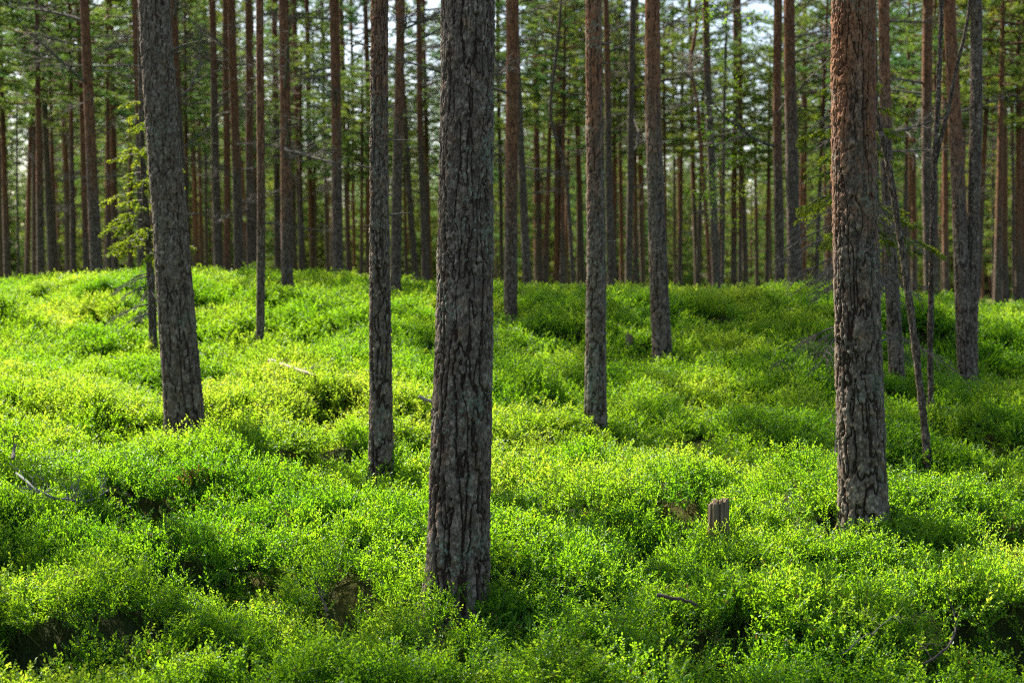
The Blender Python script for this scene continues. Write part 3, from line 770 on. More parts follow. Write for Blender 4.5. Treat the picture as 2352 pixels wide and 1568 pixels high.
CROWN_N = 0
ROOTS = {}
def build_tree(t, i):
    global CROWN_N
    P, rad, top, zt0, rs = tree_fn(t)
    Y = t['Y']
    foot_seen = px(*t['pts'][-1], Y)
    x, y = P(foot_seen[2]); x, y = float(x), float(y)
    g = gz(x, y) + .03
    fx, fy = P(g)
    base = np.array([float(fx), float(fy), g])
    name = 'sapling' if t.get('kind') in ('sap', 'leafy') else 'pine_tree'
    root = empty(name, base)
    tag(root, t['label'], 'tree' if name == 'pine_tree' else 'sapling', t.get('g', G2))
    ROOTS[t.get('key', i)] = (root, base, P, rad)
    det = 'hi' if Y < 9.8 else 'mid' if Y < 15.5 else 'low' if Y < 36 else 'far'
    ov = None if t['ov'] is None else float(px(0, t['ov'], Y)[2])
    link('trunk', trunk_mesh(P, rad, (0, px(0, -130, Y)[2], top), det, 31 + i * 7, ov, t.get('lich', .35), base), root)
    kind = t.get('kind')
    if kind in ('sap', 'leafy'):
        if kind == 'leafy':
            A = Acc(); r = np.random.default_rng(i)
            zs = r.uniform(1.6, top - base[2], 260) + base[2]
            X, YY = P(zs)
            for z, xx, yy in zip(zs[:40], X[:40], YY[:40]):
                a = r.uniform(0, 6.28); L = r.uniform(.25, .8)
                d = np.array([math.cos(a), math.sin(a), r.uniform(0, .5)])
                b0 = np.array([xx, yy, z]) - base
                A.tube([b0, b0 + d * L * .5, b0 + d * L], np.array([.006, .004, .002]), 3, 0)
                n = 34
                pb = b0[None] + d[None] * L * r.uniform(.25, 1.05, n)[:, None] + r.normal(size=(n, 3)) * .07
                A.leaves(pb, r.normal(size=(n, 3)), r.normal(size=(n, 3)) * .6 + [0, 0, 1], r.uniform(.025, .045, n), .025, 1, r.uniform(.2, .9, n))
            link('crown', A.mesh('crown', [M_TWIG, M_LEAF]), root)
        else:
            for b in range(5):
                z = rs.uniform(base[2] + 1.5, top - .3)
                bx, by = P(z)
                o = link('dead_branch', rs.choice(DEADS), root, (float(bx) - base[0], float(by) - base[1], z - base[2]))
                o.rotation_euler = (0, 0, rs.uniform(0, 6.28)); k = rs.uniform(.25, .5); o.scale = (k, k, k)
        return root
    # crown on the top part of the trunk
    me = CROWNS[CROWN_N % 4]; CROWN_N += 1
    Hh = top - base[2]
    Lc = Hh * t.get('crown', .46 if Y < 27 else .49)
    zc = top - Lc
    a, b = P(zc); c, d = P(top)
    Lm = [6.5, 7.5, 6.0, 8.0][CROWNS.index(me)]
    k = Lc / Lm
    cw = t.get('cw', 1.45 if 20 < Y < 31 and 170 < t['pts'][0][0] < 1300 else 1.0) * k  # crowns around the ridge are widened, above the view, to shade the slope
    add_crown(root, me, (float(a) - base[0], float(b) - base[1], zc - base[2]), (float(c - a), float(d - b), top - zc), (cw, cw, k), rs.uniform(0, 6.28))
    if Y > 16:
        n = 11 if Y < 34 else 8
        for q in range(n):
            z = rs.uniform(base[2] + (2.2 if Y < 34 else 3.0), zc + .5)
            bx, by = P(z)
            o = link('dead_branch', DEADS[rs.randrange(6)], root, (float(bx) - base[0], float(by) - base[1], z - base[2]))
            o.rotation_euler = (rs.uniform(-.3, .3), rs.uniform(-.45, .2), rs.uniform(0, 6.28))
            k = rs.uniform(.7, 1.5); o.scale = (k, k, k)
    return root

for i, t in enumerate(TR): build_tree(t, i)

# second stem of the double pine
root, base, P, rad = ROOTS['K']
t2 = dict(label='x' * 9, pts=[(2241,0),(2241,250),(2237,450),(2234,640),(2230,842)], wb=27, wt=26, Y=15.03, ov=None)
P2, rad2, top2, _, rs2 = tree_fn(t2)
link('trunk', trunk_mesh(P2, rad2, (0, px(0, -130, 15)[2], top2), 'mid', 977, None, .3, base), root)
add_crown(root, CROWNS[1], (float(P2(top2 - 6)[0]) - base[0], 15.03 - base[1], top2 - 6 - base[2]), (0, 0, 1), (.7, .7, .8), 1.0)

# short dead stubs the photo shows on the nearer trunks
def stub_at(key, u, v, side, L, r, seed, up=.1, label=None):
    root, base, P, rad = ROOTS[key]
    Y = [t for t in TR if t.get('key') == key][0]['Y']
    z = px(u, v, Y)[2]
    x, y = P(z)
    p = np.array([float(x) + side * float(rad(z)) * .85, float(y) - float(rad(z)) * .3, z]) - base
    stub(root, p, (side, -.25, up), L, r, seed, label)
stub_at('B', 402, 120, 1, .24, .011, 1, .25)
stub_at('D', 857, 166, -1, .055, .006, 2, .05)
stub_at('D', 857, 308, -1, .05, .007, 3, .15)
stub_at('D', 853, 520, -1, .06, .006, 4, .05)
stub_at('D', 895, 248, 1, .06, .007, 5, .1)
stub_at('D', 895, 448, 1, .05, .005, 6, .0)
stub_at('C', 2013, 582, 1, .05, .012, 7, .5, 'short black stub')
stub_at('C', 2022, 783, 1, .09, .010, 8, .3, 'pale lichened stub')
stub_at('A', 1004, 400, -1, .03, .012, 9, -.3)
rq = random.Random(21)
for key, n in (('D', 4), ('E', 6), ('F', 6), ('G', 5), ('B', 3), ('L', 4), ('K', 4), ('H', 6), ('I', 5), ('J', 4)):
    root, base, P, rad = ROOTS[key]
    Y = [t for t in TR if t.get('key') == key][0]['Y']
    for q in range(n):
        z = px(0, rq.uniform(10, 620), Y)[2]; x, y = P(z); a = rq.choice((rq.uniform(-.5, .6), rq.uniform(2.6, 3.7)))
        r = float(rad(z)); d = (math.cos(a), -math.sin(a), rq.uniform(-.1, .35))
        stub(root, np.array([float(x) + d[0] * r * .9, float(y) + d[1] * r * .9, z]) - base, d, rq.uniform(.04, .16), rq.uniform(.005, .010), rq.randrange(999))
# long bare side branches of the orange topped ridge pine
root, base, P, rad = ROOTS['ORL']
for (v, side, L) in ((150, -1, .95), (155, 1, 1.05), (115, -1, .6), (86, 1, .7)):
    z = px(0, v, 21.5)[2]; x, y = P(z)
    o = link('dead_branch', DEADS[1], root, (float(x) - base[0], float(y) - base[1], z - base[2]))
    o.rotation_euler = (0, -.12, math.pi if side < 0 else 0.1); k = L / 1.3; o.scale = (k, k, k)

# --- leaning sapling, forked sapling ---------------------------------------
def slim(label, paths, Y, widths, name='sapling'):
    f = px(*paths[0][-1], Y)
    g = gz(f[0], Y)
    base = np.array([f[0], Y, g])
    root = empty(name, base); tag(root, label, 'sapling')
    for n, (path, (w0, w1)) in enumerate(zip(paths, widths)):
        pts = np.array([px(u, v, Y) for u, v in path])[::-1]
        if n == 0: pts = np.concatenate([[pts[0] + (pts[0] - pts[1]) * (.3 / np.linalg.norm(pts[0] - pts[1]))], pts])
        # resample
        s = np.concatenate([[0], np.cumsum(np.linalg.norm(np.diff(pts, axis=0), axis=1))])
        m = int(s[-1] / .02); ss = np.linspace(0, s[-1], m)
        q = np.stack([np.interp(ss, s, pts[:, c]) for c in range(3)], 1)
        kk = np.ones(21) / 21
        for c in range(3): q[:, c] = np.convolve(np.pad(q[:, c], 10, mode='reflect', reflect_type='odd'), kk, 'valid')
        r = np.linspace(w0, w1, m) * Y / F0 / 2
        r = r * (1 + (vnoise(ss * 18, 0, n, 5) - .5) * .25)
        A = Acc(); A.tube(q - base, r, 12, 0)
        v = A.v[0]; dirn = v.reshape(m, 12, 3) - (q - base)[:, None]
        bump = 1 + (vnoise(v[:, 0] * 90, v[:, 1] * 90, v[:, 2] * 60, 8) - .5).reshape(m, 12, 1) * .35
        V = ((q - base)[:, None] + dirn * bump).reshape(-1, 3)
        me = make_mesh('trunk', V, A.q[0], None, [M_BARKF], None, {'orange': np.full(len(V), .05), 'lichen': np.full(len(V), .3)}, True)
        link('trunk', me, root)
    return root, base
slim('thin bare sapling leaning left, in front of the dark double stemmed pine', [[(1960,60),(1985,170),(2011,255),(2039,367),(2060,497),(2087,677),(2105,820),(2121,950),(2128,1030)]], 10.5, [(19, 12)])
r_, b_ = slim('thin pale forked sapling with lichened bark left of the double stemmed pine', [[(2164,-60),(2163,0),(2156,200),(2144,410),(2139,677),(2136,800),(2138,942)], [(2232,-40),(2222,60),(2197,151),(2175,270),(2156,330),(2148,380)]], 12.5, [(14, 11), (10, 7)])

# ------------------------------------------------------------------ young spruces
def spruce(label, u, v, Y, lean, Hs, wtr, branches, seed, dead_low):
    f = px(u, v, Y); g = gz(f[0], Y)
    base = np.array([f[0], Y, g]); root = empty('young_spruce', base); tag(root, label, 'spruce')
    r = np.random.default_rng(seed)
    zs = np.linspace(-.15, Hs, 40)
    c = np.stack([lean * zs + np.sin(zs * 2) * .015, zs * 0, zs], 1)
    A = Acc(); A.tube(c, np.linspace(wtr, wtr * .2, 40) * (1 + (vnoise(zs * 9, 0, 0, seed) - .5) * .3), 12, 0)
    link('trunk', make_mesh('trunk', A.v[0], A.q[0], None, [M_BARKF], None, {'orange': np.zeros(A.n), 'lichen': np.full(A.n, .5)}, True), root)
    for z, ang, L, live in branches:
        B = Acc()
        p0 = np.array([lean * z, 0, z]); h = np.array([math.cos(ang), math.sin(ang), 0]); lat = np.array([-h[1], h[0], 0])
        s = np.linspace(0, 1, 7)
        rise = .18 if live else -.12
        path = p0[None] + s[:, None] * L * h[None] + (s * L * rise - s ** 2 * L * (.42 if live else .35))[:, None] * np.array([0, 0, 1.0])[None]
        B.tube(path, np.linspace(.010, .003, 7), 4, 0)
        for k in range(int(L / .040)):
            uu = r.uniform(.18, 1.0); p = np.array([np.interp(uu, s, path[:, cc]) for cc in range(3)])
            sd = 1 if k % 2 else -1
            d = lat * sd * r.uniform(.4, 1) + h * r.uniform(.4, .9) + np.array([0, 0, r.uniform(-.75, -.05)]); d /= np.linalg.norm(d)
            l2 = L * r.uniform(.20, .42) * (1.2 - .7 * uu)
            m = p + d * l2 * .5; q = p + d * l2 + np.array([0, 0, -.12 * l2])
            B.tube([p, m, q], np.array([.004, .003, .0015]), 3, 0)
            if live:
                n = int(l2 / .0022)
                tt = r.uniform(0, 1, n)[:, None]
                pos = p + (q - p) * tt
                dn = d[None] * .8 + r.normal(size=(n, 3)) * .75; dn /= np.linalg.norm(dn, axis=1)[:, None]
                B.blades(pos, pos + dn * r.uniform(.022, .036, n)[:, None] , .0105, 1, np.clip(tt[:, 0] * .6 + r.uniform(0, .4, n), 0, 1))
            else:
                for w in range(4):
                    d2 = d * .5 + r.normal(size=3) * .6 + [0, 0, -.5]; d2 /= np.linalg.norm(d2)
                    o_ = p + (q - p) * r.uniform(.3, 1)
                    B.tube([o_, o_ + d2 * l2 * .4], np.array([.002, .001]), 3, 0)
        link('branch' if live else 'dead_branch', B.mesh('branch', [M_TWIG, M_SPRUCE]), root)
    return root
def zat(v, Y, u, vb): return px(0, v, Y)[2] - gz(px(u, vb, Y)[0], Y)
rr = random.Random(5)
br = []
SY = 15.5
def sz(v): return zat(v, SY, 352, 772)
for v, nb, L in ((250,3,.28),(292,4,.42),(330,5,.44),(370,5,.46),(410,5,.50),(450,5,.52),(478,4,.40),(520,5,.62),(545,6,.66),(570,4,.6)):
    for k in range(nb): br.append((sz(v + rr.uniform(-14, 14)), k * 6.28 / nb + rr.uniform(-.5, .5), L * .85 * rr.uniform(.6, 1.2), True))
for v, nb, L in ((630,5,.6),(660,5,.65),(690,4,.6),(715,3,.5)):
    for k in range(nb): br.append((sz(v + rr.uniform(-10, 10)), k * 6.28 / nb + rr.uniform(-.5, .5), L * .7 * rr.uniform(.7, 1.1), False))
spruce('young spruce with yellow green drooping sprays, half hidden behind the thick leaning dark trunk', 352, 772, SY, -.035, 4.2, .052, br, 1, True)
br = []
SY2 = 12.5
def sz2(v): return zat(v, SY2, 1950, 880)
for v, nb, L in ((150,4,.30),(200,4,.38),(250,5,.42),(300,5,.48),(350,5,.55),(400,6,.60),(450,6,.68),(500,6,.72),(545,6,.70)):
    for k in range(nb): br.append((sz2(v + rr.uniform(-16, 16)), k * 6.28 / nb + rr.uniform(-.5, .5), L * rr.uniform(.65, 1.05), rr.random() < .62))
for v, nb, L in ((585,6,.66),(610,6,.62),(640,5,.55),(740,3,.95)):
    for k in range(nb): br.append((sz2(v + rr.uniform(-10, 10)), k * 6.28 / nb + rr.uniform(-.5, .5), L * rr.uniform(.7, 1.1), False))
spruce('sparse young spruce with grey drooping dead twigs, hidden behind the orange topped trunk', 1955, 880, SY2, 0, 3.6, .042, br, 2, True)

# ------------------------------------------------------------------ small things in the shrubs
def broken_stump():
    Y = 7.75
    top = px(1650, 1143, Y); low = px(1650, 1225, Y)
    g = gz(low[0], Y)
    base = np.array([low[0], Y, g])
    seg, r0 = 96, 46 * Y / F0 / 2
    th = np.arange(seg) * 2 * math.pi / seg
    Ht = top[2] - g
    groove = (fbm(np.cos(th) * 9, np.sin(th) * 9, 0, 3, 3) - .5) * .20
    split = -np.exp(-((np.mod(th - 4.75 + math.pi, 2 * math.pi) - math.pi) / .07) ** 2) * .45
    hs = Ht - .012 + .012 * np.cos(th) + (fbm(np.cos(th) * 5, np.sin(th) * 5, 1, 9, 3) - .5) * .05 + split * .05
    hs -= .028 * sstep(2.0, 2.6, th) * (1 - sstep(4.2, 4.7, th)) * .6
    fr = np.linspace(-.1, 1, 40)
    V = []
    for k in fr:
        rr_ = r0 * (1 + groove + split * sstep(-.1, .5, k) + .10 * (1 - k) + (vnoise(np.cos(th) * 14, np.sin(th) * 14, k * 3, 4) - .5) * .08)
        V.append(np.stack([np.cos(th) * rr_, np.sin(th) * rr_ * .92, hs * k], 1))
    for k, dz in ((.72, -.012), (.4, -.035), (.02, -.05)):
        rr_ = r0 * k * (1 + groove)
        V.append(np.stack([np.cos(th) * rr_, np.sin(th) * rr_, hs * .55 + (Ht * .45) + dz + (vnoise(np.cos(th) * 6, np.sin(th) * 6, k * 9, 2) - .5) * .03], 1))
    n = len(V); V = np.concatenate(V)
    i = np.arange(n - 1)[:, None] * seg; j = np.arange(seg)[None]; jn = (j + 1) % seg
    q = np.stack([i + j, i + jn, i + seg + jn, i + seg + j], -1).reshape(-1, 4)
    o = link('broken_stump', make_mesh('broken_stump', V, q, None, [M_GREYWOOD], smooth=True), None, base)
    tag(o, 'weathered broken stump with split jagged top, standing among bright shrubs', 'stump')
broken_stump()

def small_stump():
    p = hit(1442, 786); g = gz(p[0], p[1]); base = np.array([p[0], p[1], g])
    A = Acc(); Ht = px(1442, 766, p[1])[2] - g
    zs = np.array([-.05, .05, Ht * .5, Ht * .9, Ht, Ht - .02, Ht - .03])
    A.tube(np.stack([zs * .06, zs * 0, zs], 1) , np.array([.055, .048, .044, .04, .03, .02, .002]), 14, 0)
    v = A.v[0]; v[:, 2] += (vnoise(v[:, 0] * 40, v[:, 1] * 40, 0, 3) - .5) * .05 * (v[:, 2] > Ht * .8)
    o = link('small_stump', make_mesh('small_stump', v, A.q[0], None, [M_GREYWOOD], smooth=True), None, base)
    tag(o, 'tiny grey stump poking from dark shrubs left of the dark reddish pine', 'stump')
small_stump()

def stick(name, label, path, w, mat, lift=.03, twigs=0, seed=0, cat='branch', Yfix=None):
    pts = np.array([hit(u, v, lift) if Yfix is None else px(u, v, Yfix) for u, v in path])
    r = np.random.default_rng(seed)
    Ym = pts[:, 1].mean()
    s = np.linspace(0, 1, len(pts)); ss = np.linspace(0, 1, max(12, 4 * len(pts)))
    q = np.stack([np.interp(ss, s, pts[:, c]) for c in range(3)], 1)
    kk = np.ones(5) / 5
    for c in range(3): q[:, c] = np.convolve(np.pad(q[:, c], 2, mode='reflect', reflect_type='odd'), kk, 'valid')
    q[:, 2] += (vnoise(ss * 9, 0, seed, 5) - .5) * .015
    base = q[0].copy()
    R = np.linspace(w[0], w[1], len(q)) * Ym / F0 / 2 * (1 + (vnoise(ss * 22, 1, seed, 6) - .5) * .4)
    A = Acc(); A.tube(q - base, R, 8, 0)
    for c in (0, -1): # rounded ends
        A.tube([q[c] - base, q[c] - base + (q[c] - q[1 if c == 0 else -2]) * .12], np.array([R[c], R[c] * .2]), 8, 0)
    for k in range(twigs):
        u = r.uniform(.1, .95); p = np.array([np.interp(u, ss, q[:, c]) for c in range(3)]) - base
        d = r.normal(size=3); d[2] = abs(d[2]) * .8 + .2; d /= np.linalg.norm(d); L = r.uniform(.06, .2)
        m = p + d * L * .5 + r.normal(size=3) * .015; e = p + d * L + r.normal(size=3) * .02
        A.tube([p, m, e], np.array([R.mean() * .5, R.mean() * .38, R.mean() * .2]), 5, 0)
        for z in range(2):
            d2 = d + r.normal(size=3) * .6; d2 /= np.linalg.norm(d2)
            A.tube([m, m + d2 * L * .45], np.array([R.mean() * .3, R.mean() * .15]), 4, 0)
    o = link(name, A.mesh(name, [mat], True), None, base)
    tag(o, label, cat)
stick('fallen_stick', 'short dark bare stick lying on the shrubs below the broken stump', [(1509,1390),(1545,1396),(1575,1403),(1602,1412)], (9, 7), M_DARKSTICK, .05)
stick('fallen_branch', 'long thin curved dead branch at lower right, bowed like a sickle', [(2178,1392),(2192,1430),(2196,1465),(2186,1500),(2160,1530),(2120,1552)], (4, 6), M_DARKSTICK, .045, 3, 4)
stick('lichen_branch', 'grey twiggy lichen covered branch lying in shaded shrubs at far left', [(38,1095),(75,1125),(120,1148),(165,1158),(205,1160),(250,1135)], (6, 4), M_LICHEN, .02, 26, 2)
stick('fallen_log', 'pale sunlit barkless log end half buried in shrubs on the left slope', [(618,826),(650,836),(690,850),(724,860)], (10, 7), M_PALEWOOD, -.005, 2, 3, 'log')
stick('pale_stick', 'short pale stick beside the left edge of the central trunk, mid slope', [(962,920),(985,928),(1000,934)], (9, 8), M_PALEWOOD, .03, 0, 5, 'log')
stick('dead_twig', 'dark forked dead twig rising from the shrubs left of the central trunk foot', [(752,1430),(744,1405),(735,1390),(733,1372)], (6, 4), M_DARKSTICK, .05, 5, 6)
stick('dead_twig', 'small upright grey twig in shaded shrubs near the left edge, above the lichened branch', [(30,1075),(32,1055),(36,1040)], (9, 6), M_TWIG, .06, 1, 7)
stick('dead_twig', 'pale arching twigs crossing the shrubs at bottom right', [(1935,1530),(1975,1495),(2020,1470),(2060,1430)], (3, 2), M_TWIG, .05, 4, 9)
stick('dead_twig', 'thin upright dead sprig just left of the orange topped trunk', [(2034 - 115,1058),(1920,1025),(1922,985)], (7, 4), M_TWIG, .05, 2, 12)

# ------------------------------------------------------------------ distant pines: low-crowned ones that fill the gaps, then the deep stand
def far_pine(x, y, h, crown, cl, cw, root_label, group, seed):
    r = random.Random(seed)
    g = gz(x, y)
    root = empty('pine_tree', (x, y, g)); tag(root, root_label, 'tree', group)
    lx, lyy = r.uniform(-.03, .03), r.uniform(-.03, .03)
    rb = h * r.uniform(.0075, .0105)
    z = np.linspace(-.2, h, 9); A = Acc()
    A.tube(np.stack([z * lx, z * lyy, z], 1), rb * (1.05 - .9 * (z + .2) / (h + .2)), 7, 0)
    ov = r.uniform(.3, 3.2)
    me = make_mesh('trunk', A.v[0], A.q[0], None, [M_BARKF], None, {'orange': sstep(ov, ov + 3, A.v[0][:, 2]), 'lichen': np.full(A.n, .2)}, True)
    link('trunk', me, root)
    Lm = {0: [6.5, 7.5, 6.0, 8.0], 1: [7.0, 9.0, 8.0]}[crown[0]][crown[1]]
    me = (CROWNS if crown[0] == 0 else YOUNG)[crown[1]]
    zc = h - cl
    add_crown(root, me, (lx * zc, lyy * zc, zc), (lx, lyy, 1), (cw, cw, cl / Lm), r.uniform(0, 6.28))
    return root
fr = random.Random(3)
def X_at(u, Y): return (u - W0 / 2) / F0 * Y
LOW = 'low crowned pine among the taller stems beyond the ridge'
for n, (u, Y, h, cl, cw) in enumerate([(-90,34,9,6.5,1.0),(20,36,9,6.8,1.1),(60,44,11,8.0,1.1),(130,40,9,6.0,1.0),(215,48,11,8,1.1),(300,52,11,8,1.2),(400,48,10,7,1.0),
                       (455,56,11,8,1.1),(640,46,8.0,5.5,1.0),(725,50,8.5,6.2,1.0),(800,44,6.2,4.0,1.0),(845,58,9,6.5,1.1),(890,52,8,5.5,1.0),(985,44,7.5,4.6,1.0),
                       (1120,50,9.5,7,1.0),(1250,42,9,5.5,1.1),(1330,52,10,7.5,1.1),(1410,46,8.5,5.8,1.0),(1480,56,9,6.5,1.1),(1560,46,9,6,1.1),(1650,54,8.5,6,1.1),
                       (1740,50,8.0,5.6,1.0),(1870,40,9,6.4,1.0),(1900,52,11,8,1.1),(2075,38,9,6.2,1.0),(2100,50,11,8.4,1.1),(2200,42,10,7,1.0),(2290,32,8.8,6,.95),
                       (2340,36,10,7.2,1.1),
                       (95,28,7.5,5.6,.9),(170,30,8,5.6,.9),(-40,27,8,6,.9),(345,38,9,6.4,1.0),(250,34,7.5,5,.9),(430,40,8.5,6,.95),(520,44,9,6.6,1.0),(590,48,9.5,7,1.0),(690,40,6.6,4.4,.9),
                       (830,38,5.6,3.8,.9),(935,48,7.5,5.4,1.0),(1030,50,9,6.6,1.0),(1180,38,7.8,5.0,.95),(1290,36,7.4,4.6,.95),(1365,40,8.6,5.6,1.0),(1460,40,7.0,4.6,.9),(1530,38,6.6,4.2,.9),
                       (1600,42,7.6,5.2,1.0),(1700,40,6.8,4.6,.9),(1760,44,7.6,5.4,1.0),(1950,42,9.5,7,1.0),(2030,44,9.5,7.2,1.0),(2150,32,8.4,5.8,.9),(2240,36,9,6.6,1.0),(2420,34,10,7.4,1.1),(2380,46,12,9,1.1)]):
    far_pine(X_at(u, Y), Y, h + 1.2, (1, n % 3), cl * .80, cw, LOW, 'low crowned pines beyond the ridge', n)
DEEP = 'thin distant pine deep in the stand, seen between the nearer trunks'
pts = []
tries = 0
while len(pts) < 158 and tries < 9000:
    tries += 1
    Y = fr.uniform(56, 118) if len(pts) > 40 else fr.uniform(56, 80)
    u = fr.uniform(-160, 2520)
    gap = (690 < u < 1020 or 1430 < u < 1770)
    if gap and Y < 85: continue
    x = X_at(u, Y)
    if any((x - a) ** 2 + (Y - b) ** 2 < 3.2 ** 2 for a, b in pts): continue
    pts.append((x, Y))
for n, (x, Y) in enumerate(pts):
    young = fr.random() < .30
    h = fr.uniform(8, 11.5) if young else fr.uniform(12, 15.5)
    cl = h * (fr.uniform(.7, .88) if young else fr.uniform(.42, .55))
    far_pine(x, Y, h, (1, n % 3) if young else (0, n % 4), cl, fr.uniform(1.0, 1.4), DEEP, 'distant pines deep in the stand', 500 + n)

for n, (x, Y, h) in enumerate([(-6.6, 12.6, 14.5), (-9.6, 14.0, 15.0), (-5.6, 10.6, 14.0), (-8.6, 11.4, 14.2)]):  # unseen pines, added so their crowns throw shade on the nearest shrubs
    far_pine(x, Y, h, (0, n % 4), h * .42, .95, 'unseen pine added outside the left edge of the photo, shading the nearest shrubs', 'unseen pines added outside the left edge', 900 + n)

# ------------------------------------------------------------------ far-off wood that reads as one mass (stuff)
def scatter_group(src, name):
    ng = bpy.data.node_groups.new(name, 'GeometryNodeTree')
    ng.interface.new_socket('Geometry', in_out='INPUT', socket_type='NodeSocketGeometry')
    ng.interface.new_socket('Geometry', in_out='OUTPUT', socket_type='NodeSocketGeometry')
    ns, ls = ng.nodes, ng.links
    gi, go = ns.new('NodeGroupInput'), ns.new('NodeGroupOutput')
    iop = ns.new('GeometryNodeInstanceOnPoints'); ci = ns.new('GeometryNodeCollectionInfo')
    ci.inputs['Collection'].default_value = src
    ci.inputs['Separate Children'].default_value = True; ci.inputs['Reset Children'].default_value = True
    def na(name, dt):
        n = ns.new('GeometryNodeInputNamedAttribute'); n.data_type = dt; n.inputs['Name'].default_value = name
        return n.outputs['Attribute']
    ls.new(gi.outputs[0], iop.inputs['Points']); ls.new(ci.outputs[0], iop.inputs['Instance'])
    iop.inputs['Pick Instance'].default_value = True
    ls.new(na('idx', 'INT'), iop.inputs['Instance Index'])
    e2r = ns.new('FunctionNodeEulerToRotation'); ls.new(na('rot', 'FLOAT_VECTOR'), e2r.inputs[0]); ls.new(e2r.outputs[0], iop.inputs['Rotation'])
    ls.new(na('scl', 'FLOAT_VECTOR'), iop.inputs['Scale'])
    ls.new(iop.outputs[0], go.inputs[0])
    return ng
def scatter_object(name, meshes, pos, rot, scl, idx):
    src = bpy.data.collections.new(name)
    for m in meshes: src.objects.link(bpy.data.objects.new(m.name, m))
    N = len(pos)
    me = bpy.data.meshes.new(name)
    me.vertices.add(N); me.vertices.foreach_set('co', np.asarray(pos, np.float32).ravel())
    a = me.attributes.new('rot', 'FLOAT_VECTOR', 'POINT'); a.data.foreach_set('vector', np.asarray(rot, np.float32).ravel())
    a = me.attributes.new('scl', 'FLOAT_VECTOR', 'POINT'); a.data.foreach_set('vector', np.asarray(scl, np.float32).ravel())
    a = me.attributes.new('idx', 'INT', 'POINT'); a.data.foreach_set('value', np.asarray(idx, np.int32))
    o = link(name, me); o['kind'] = 'stuff'
    md = o.modifiers.new('scatter', 'NODES'); md.node_group = scatter_group(src, name)
    return o
def far_wood():
    r = np.random.default_rng(77)
    n = 620
    y = r.uniform(100, 175, n); x = r.uniform(-.52, .52, n) * y
    h = r.uniform(9, 15, n) * (1 - .25 * ((np.abs(x / y + .09) < .05) | (np.abs(x / y - .13) < .05)))
    k = h / 7.0
    z = ground_z(x, y) + .2
    o = scatter_object('distant_wood', YOUNG, np.stack([x, y, z], 1), np.stack([x * 0, x * 0, r.uniform(0, 6.28, n)], 1),
                       np.stack([k * .75, k * .75, h / np.array([7.0, 9.0, 8.0])[np.arange(n) % 3]], 1), np.arange(n) % 3)
    o['label'] = 'dense green wood closing the view far behind the pines'; o['category'] = 'wood'
far_wood()

# ------------------------------------------------------------------ scatter the shrubs
def build_shrubs():
    NV = 7
    def sample(y0, y1, dens, margin):
        w = .36 * y1 * 1.22 + margin
        n = int((y1 - y0) * 2 * w * dens)
        x = RNG.uniform(-w, w, n); y = RNG.uniform(y0, y1, n)
        k = np.abs(x) < .36 * y * 1.22 + margin
        return x[k], y[k]
    XS, YS, SC = [], [], []
    for y0, y1, dens, sc in ((3.2, 9, 60, 1.0), (9, 14, 50, 1.12), (14, 19, 38, 1.3), (19, 26.5, 30, 1.5), (26.5, 42, 5, 1.8)):
        x, y = sample(y0, y1, dens, 1.6); XS.append(x); YS.append(y); SC.append(np.full(len(x), sc))
    x = np.concatenate(XS); y = np.concatenate(YS); sc = np.concatenate(SC)
    # bare hollows and thin patches
    den = fbm(x * .75 + 9, y * 1.0, 0, 61, 3)
    keep = RNG.uniform(0, 1, len(x)) < (.72 + .28 * sstep(.18, .32, den)) * (1 - .15 * sstep(.08, .22, -hollows(x, y)))
    for t in TR:
        if t['Y'] < 22:
            root = None
            f = px(*t['pts'][-1], t['Y'])
            keep &= np.hypot(x - f[0], y - t['Y']) > t['wb'] * t['Y'] / F0 / 2 + .035
    x, y, sc = x[keep], y[keep], sc[keep]; den = den[keep]
    z = ground_z(x, y)
    e = .12
    gx = (ground_z(x + e, y) - ground_z(x - e, y)) / (2 * e); gy = (ground_z(x, y + e) - ground_z(x, y - e)) / (2 * e)
    hgt = (.72 + .5 * fbm(x * 1.9, y * 1.9, 5, 71, 2)) * RNG.uniform(.85, 1.12, len(x)) * (.72 + .28 * sstep(.30, .48, den))
    N = len(x)
    rot = np.stack([gy * .5 + RNG.normal(0, .10, N), -gx * .5 + RNG.normal(0, .10, N), RNG.uniform(0, 6.283, N)], 1)
    scl = np.stack([sc * RNG.uniform(.9, 1.15, N), sc * RNG.uniform(.9, 1.15, N), hgt * (sc ** .5)], 1)
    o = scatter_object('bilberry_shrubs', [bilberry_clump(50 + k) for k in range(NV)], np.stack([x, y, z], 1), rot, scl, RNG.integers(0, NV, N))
    o['label'] = 'bright green bilberry shrubs covering the whole mossy slope'; o['category'] = 'shrubs'
    print('shrub clumps', N)
build_shrubs()

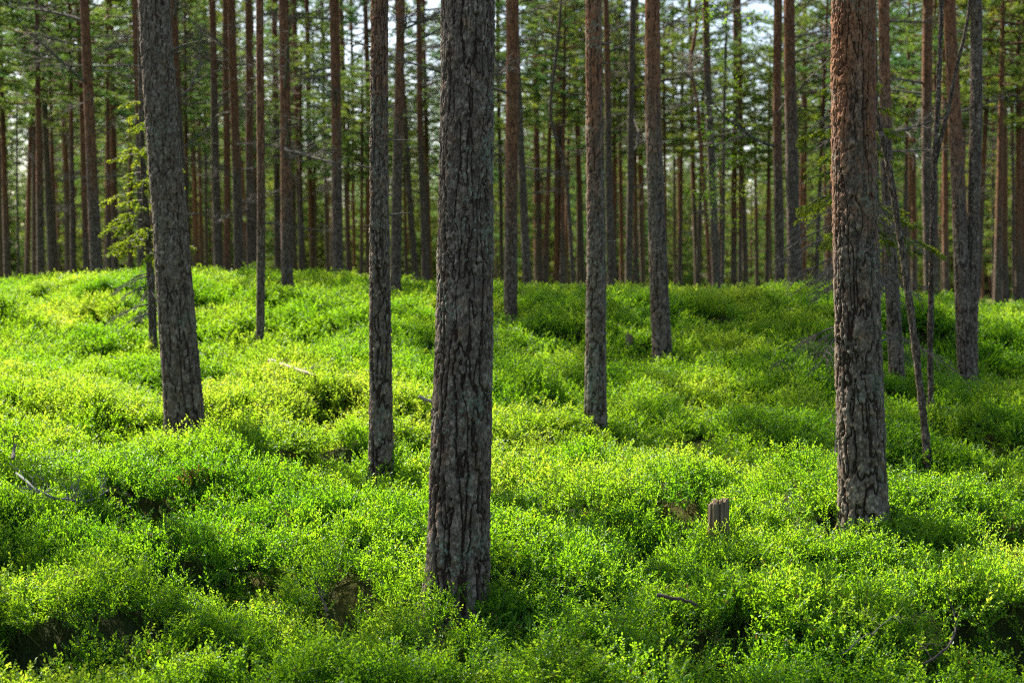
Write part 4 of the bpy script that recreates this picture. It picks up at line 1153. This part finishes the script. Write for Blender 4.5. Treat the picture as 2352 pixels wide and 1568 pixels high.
# ------------------------------------------------------------------ sky, sun, camera
SUN_AZ, SUN_EL = math.radians(-44), math.radians(47)       # azimuth from the view direction, to the left; sun ahead of the camera
w = bpy.data.worlds.new('World'); S.world = w; w.use_nodes = True
ns, ls = w.node_tree.nodes, w.node_tree.links
ns.clear()
sky = ns.new('ShaderNodeTexSky'); sky.sky_type = 'NISHITA'; sky.sun_disc = False
sky.sun_elevation = SUN_EL; sky.sun_rotation = SUN_AZ % (2 * math.pi)
sky.air_density = 1.0; sky.dust_density = 2.5; sky.ozone_density = .9
bg = ns.new('ShaderNodeBackground'); bg.inputs['Strength'].default_value = .098
ls.new(sky.outputs[0], bg.inputs[0])
wo = ns.new('ShaderNodeOutputWorld'); ls.new(bg.outputs[0], wo.inputs[0])

sd = bpy.data.lights.new('sun', 'SUN'); sd.energy = 5.0; sd.angle = math.radians(.53); sd.color = (1.0, .94, .84)
so = bpy.data.objects.new('sun', sd); COL.objects.link(so)
Sdir = Vector((math.sin(SUN_AZ) * math.cos(SUN_EL), math.cos(SUN_AZ) * math.cos(SUN_EL), math.sin(SUN_EL)))
so.rotation_euler = (-Sdir).to_track_quat('-Z', 'Y').to_euler(); so.location = (0, 0, 40)

cd = bpy.data.cameras.new('camera'); co = bpy.data.objects.new('camera', cd); COL.objects.link(co)
cd.lens = 36.0 * F0 / W0; cd.sensor_width = 36.0; cd.clip_end = 3000; cd.clip_start = .05
co.location = EYE; co.rotation_euler = (math.pi / 2 - TH, 0, 0)
cd.dof.use_dof = True; cd.dof.focus_distance = 7.3; cd.dof.aperture_fstop = 3.0
S.camera = co

S.view_settings.view_transform = 'Standard'; S.view_settings.look = 'None'
S.view_settings.exposure = 1.47; S.view_settings.gamma = 1.0
c = S.cycles
c.max_bounces = 7; c.diffuse_bounces = 4; c.glossy_bounces = 2; c.transmission_bounces = 4; c.transparent_max_bounces = 4
c.sample_clamp_indirect = 6.0; c.caustics_reflective = False; c.caustics_refractive = False
c.use_denoising = False; c.filter_width = 1.1
print('labels', len(LABELS))
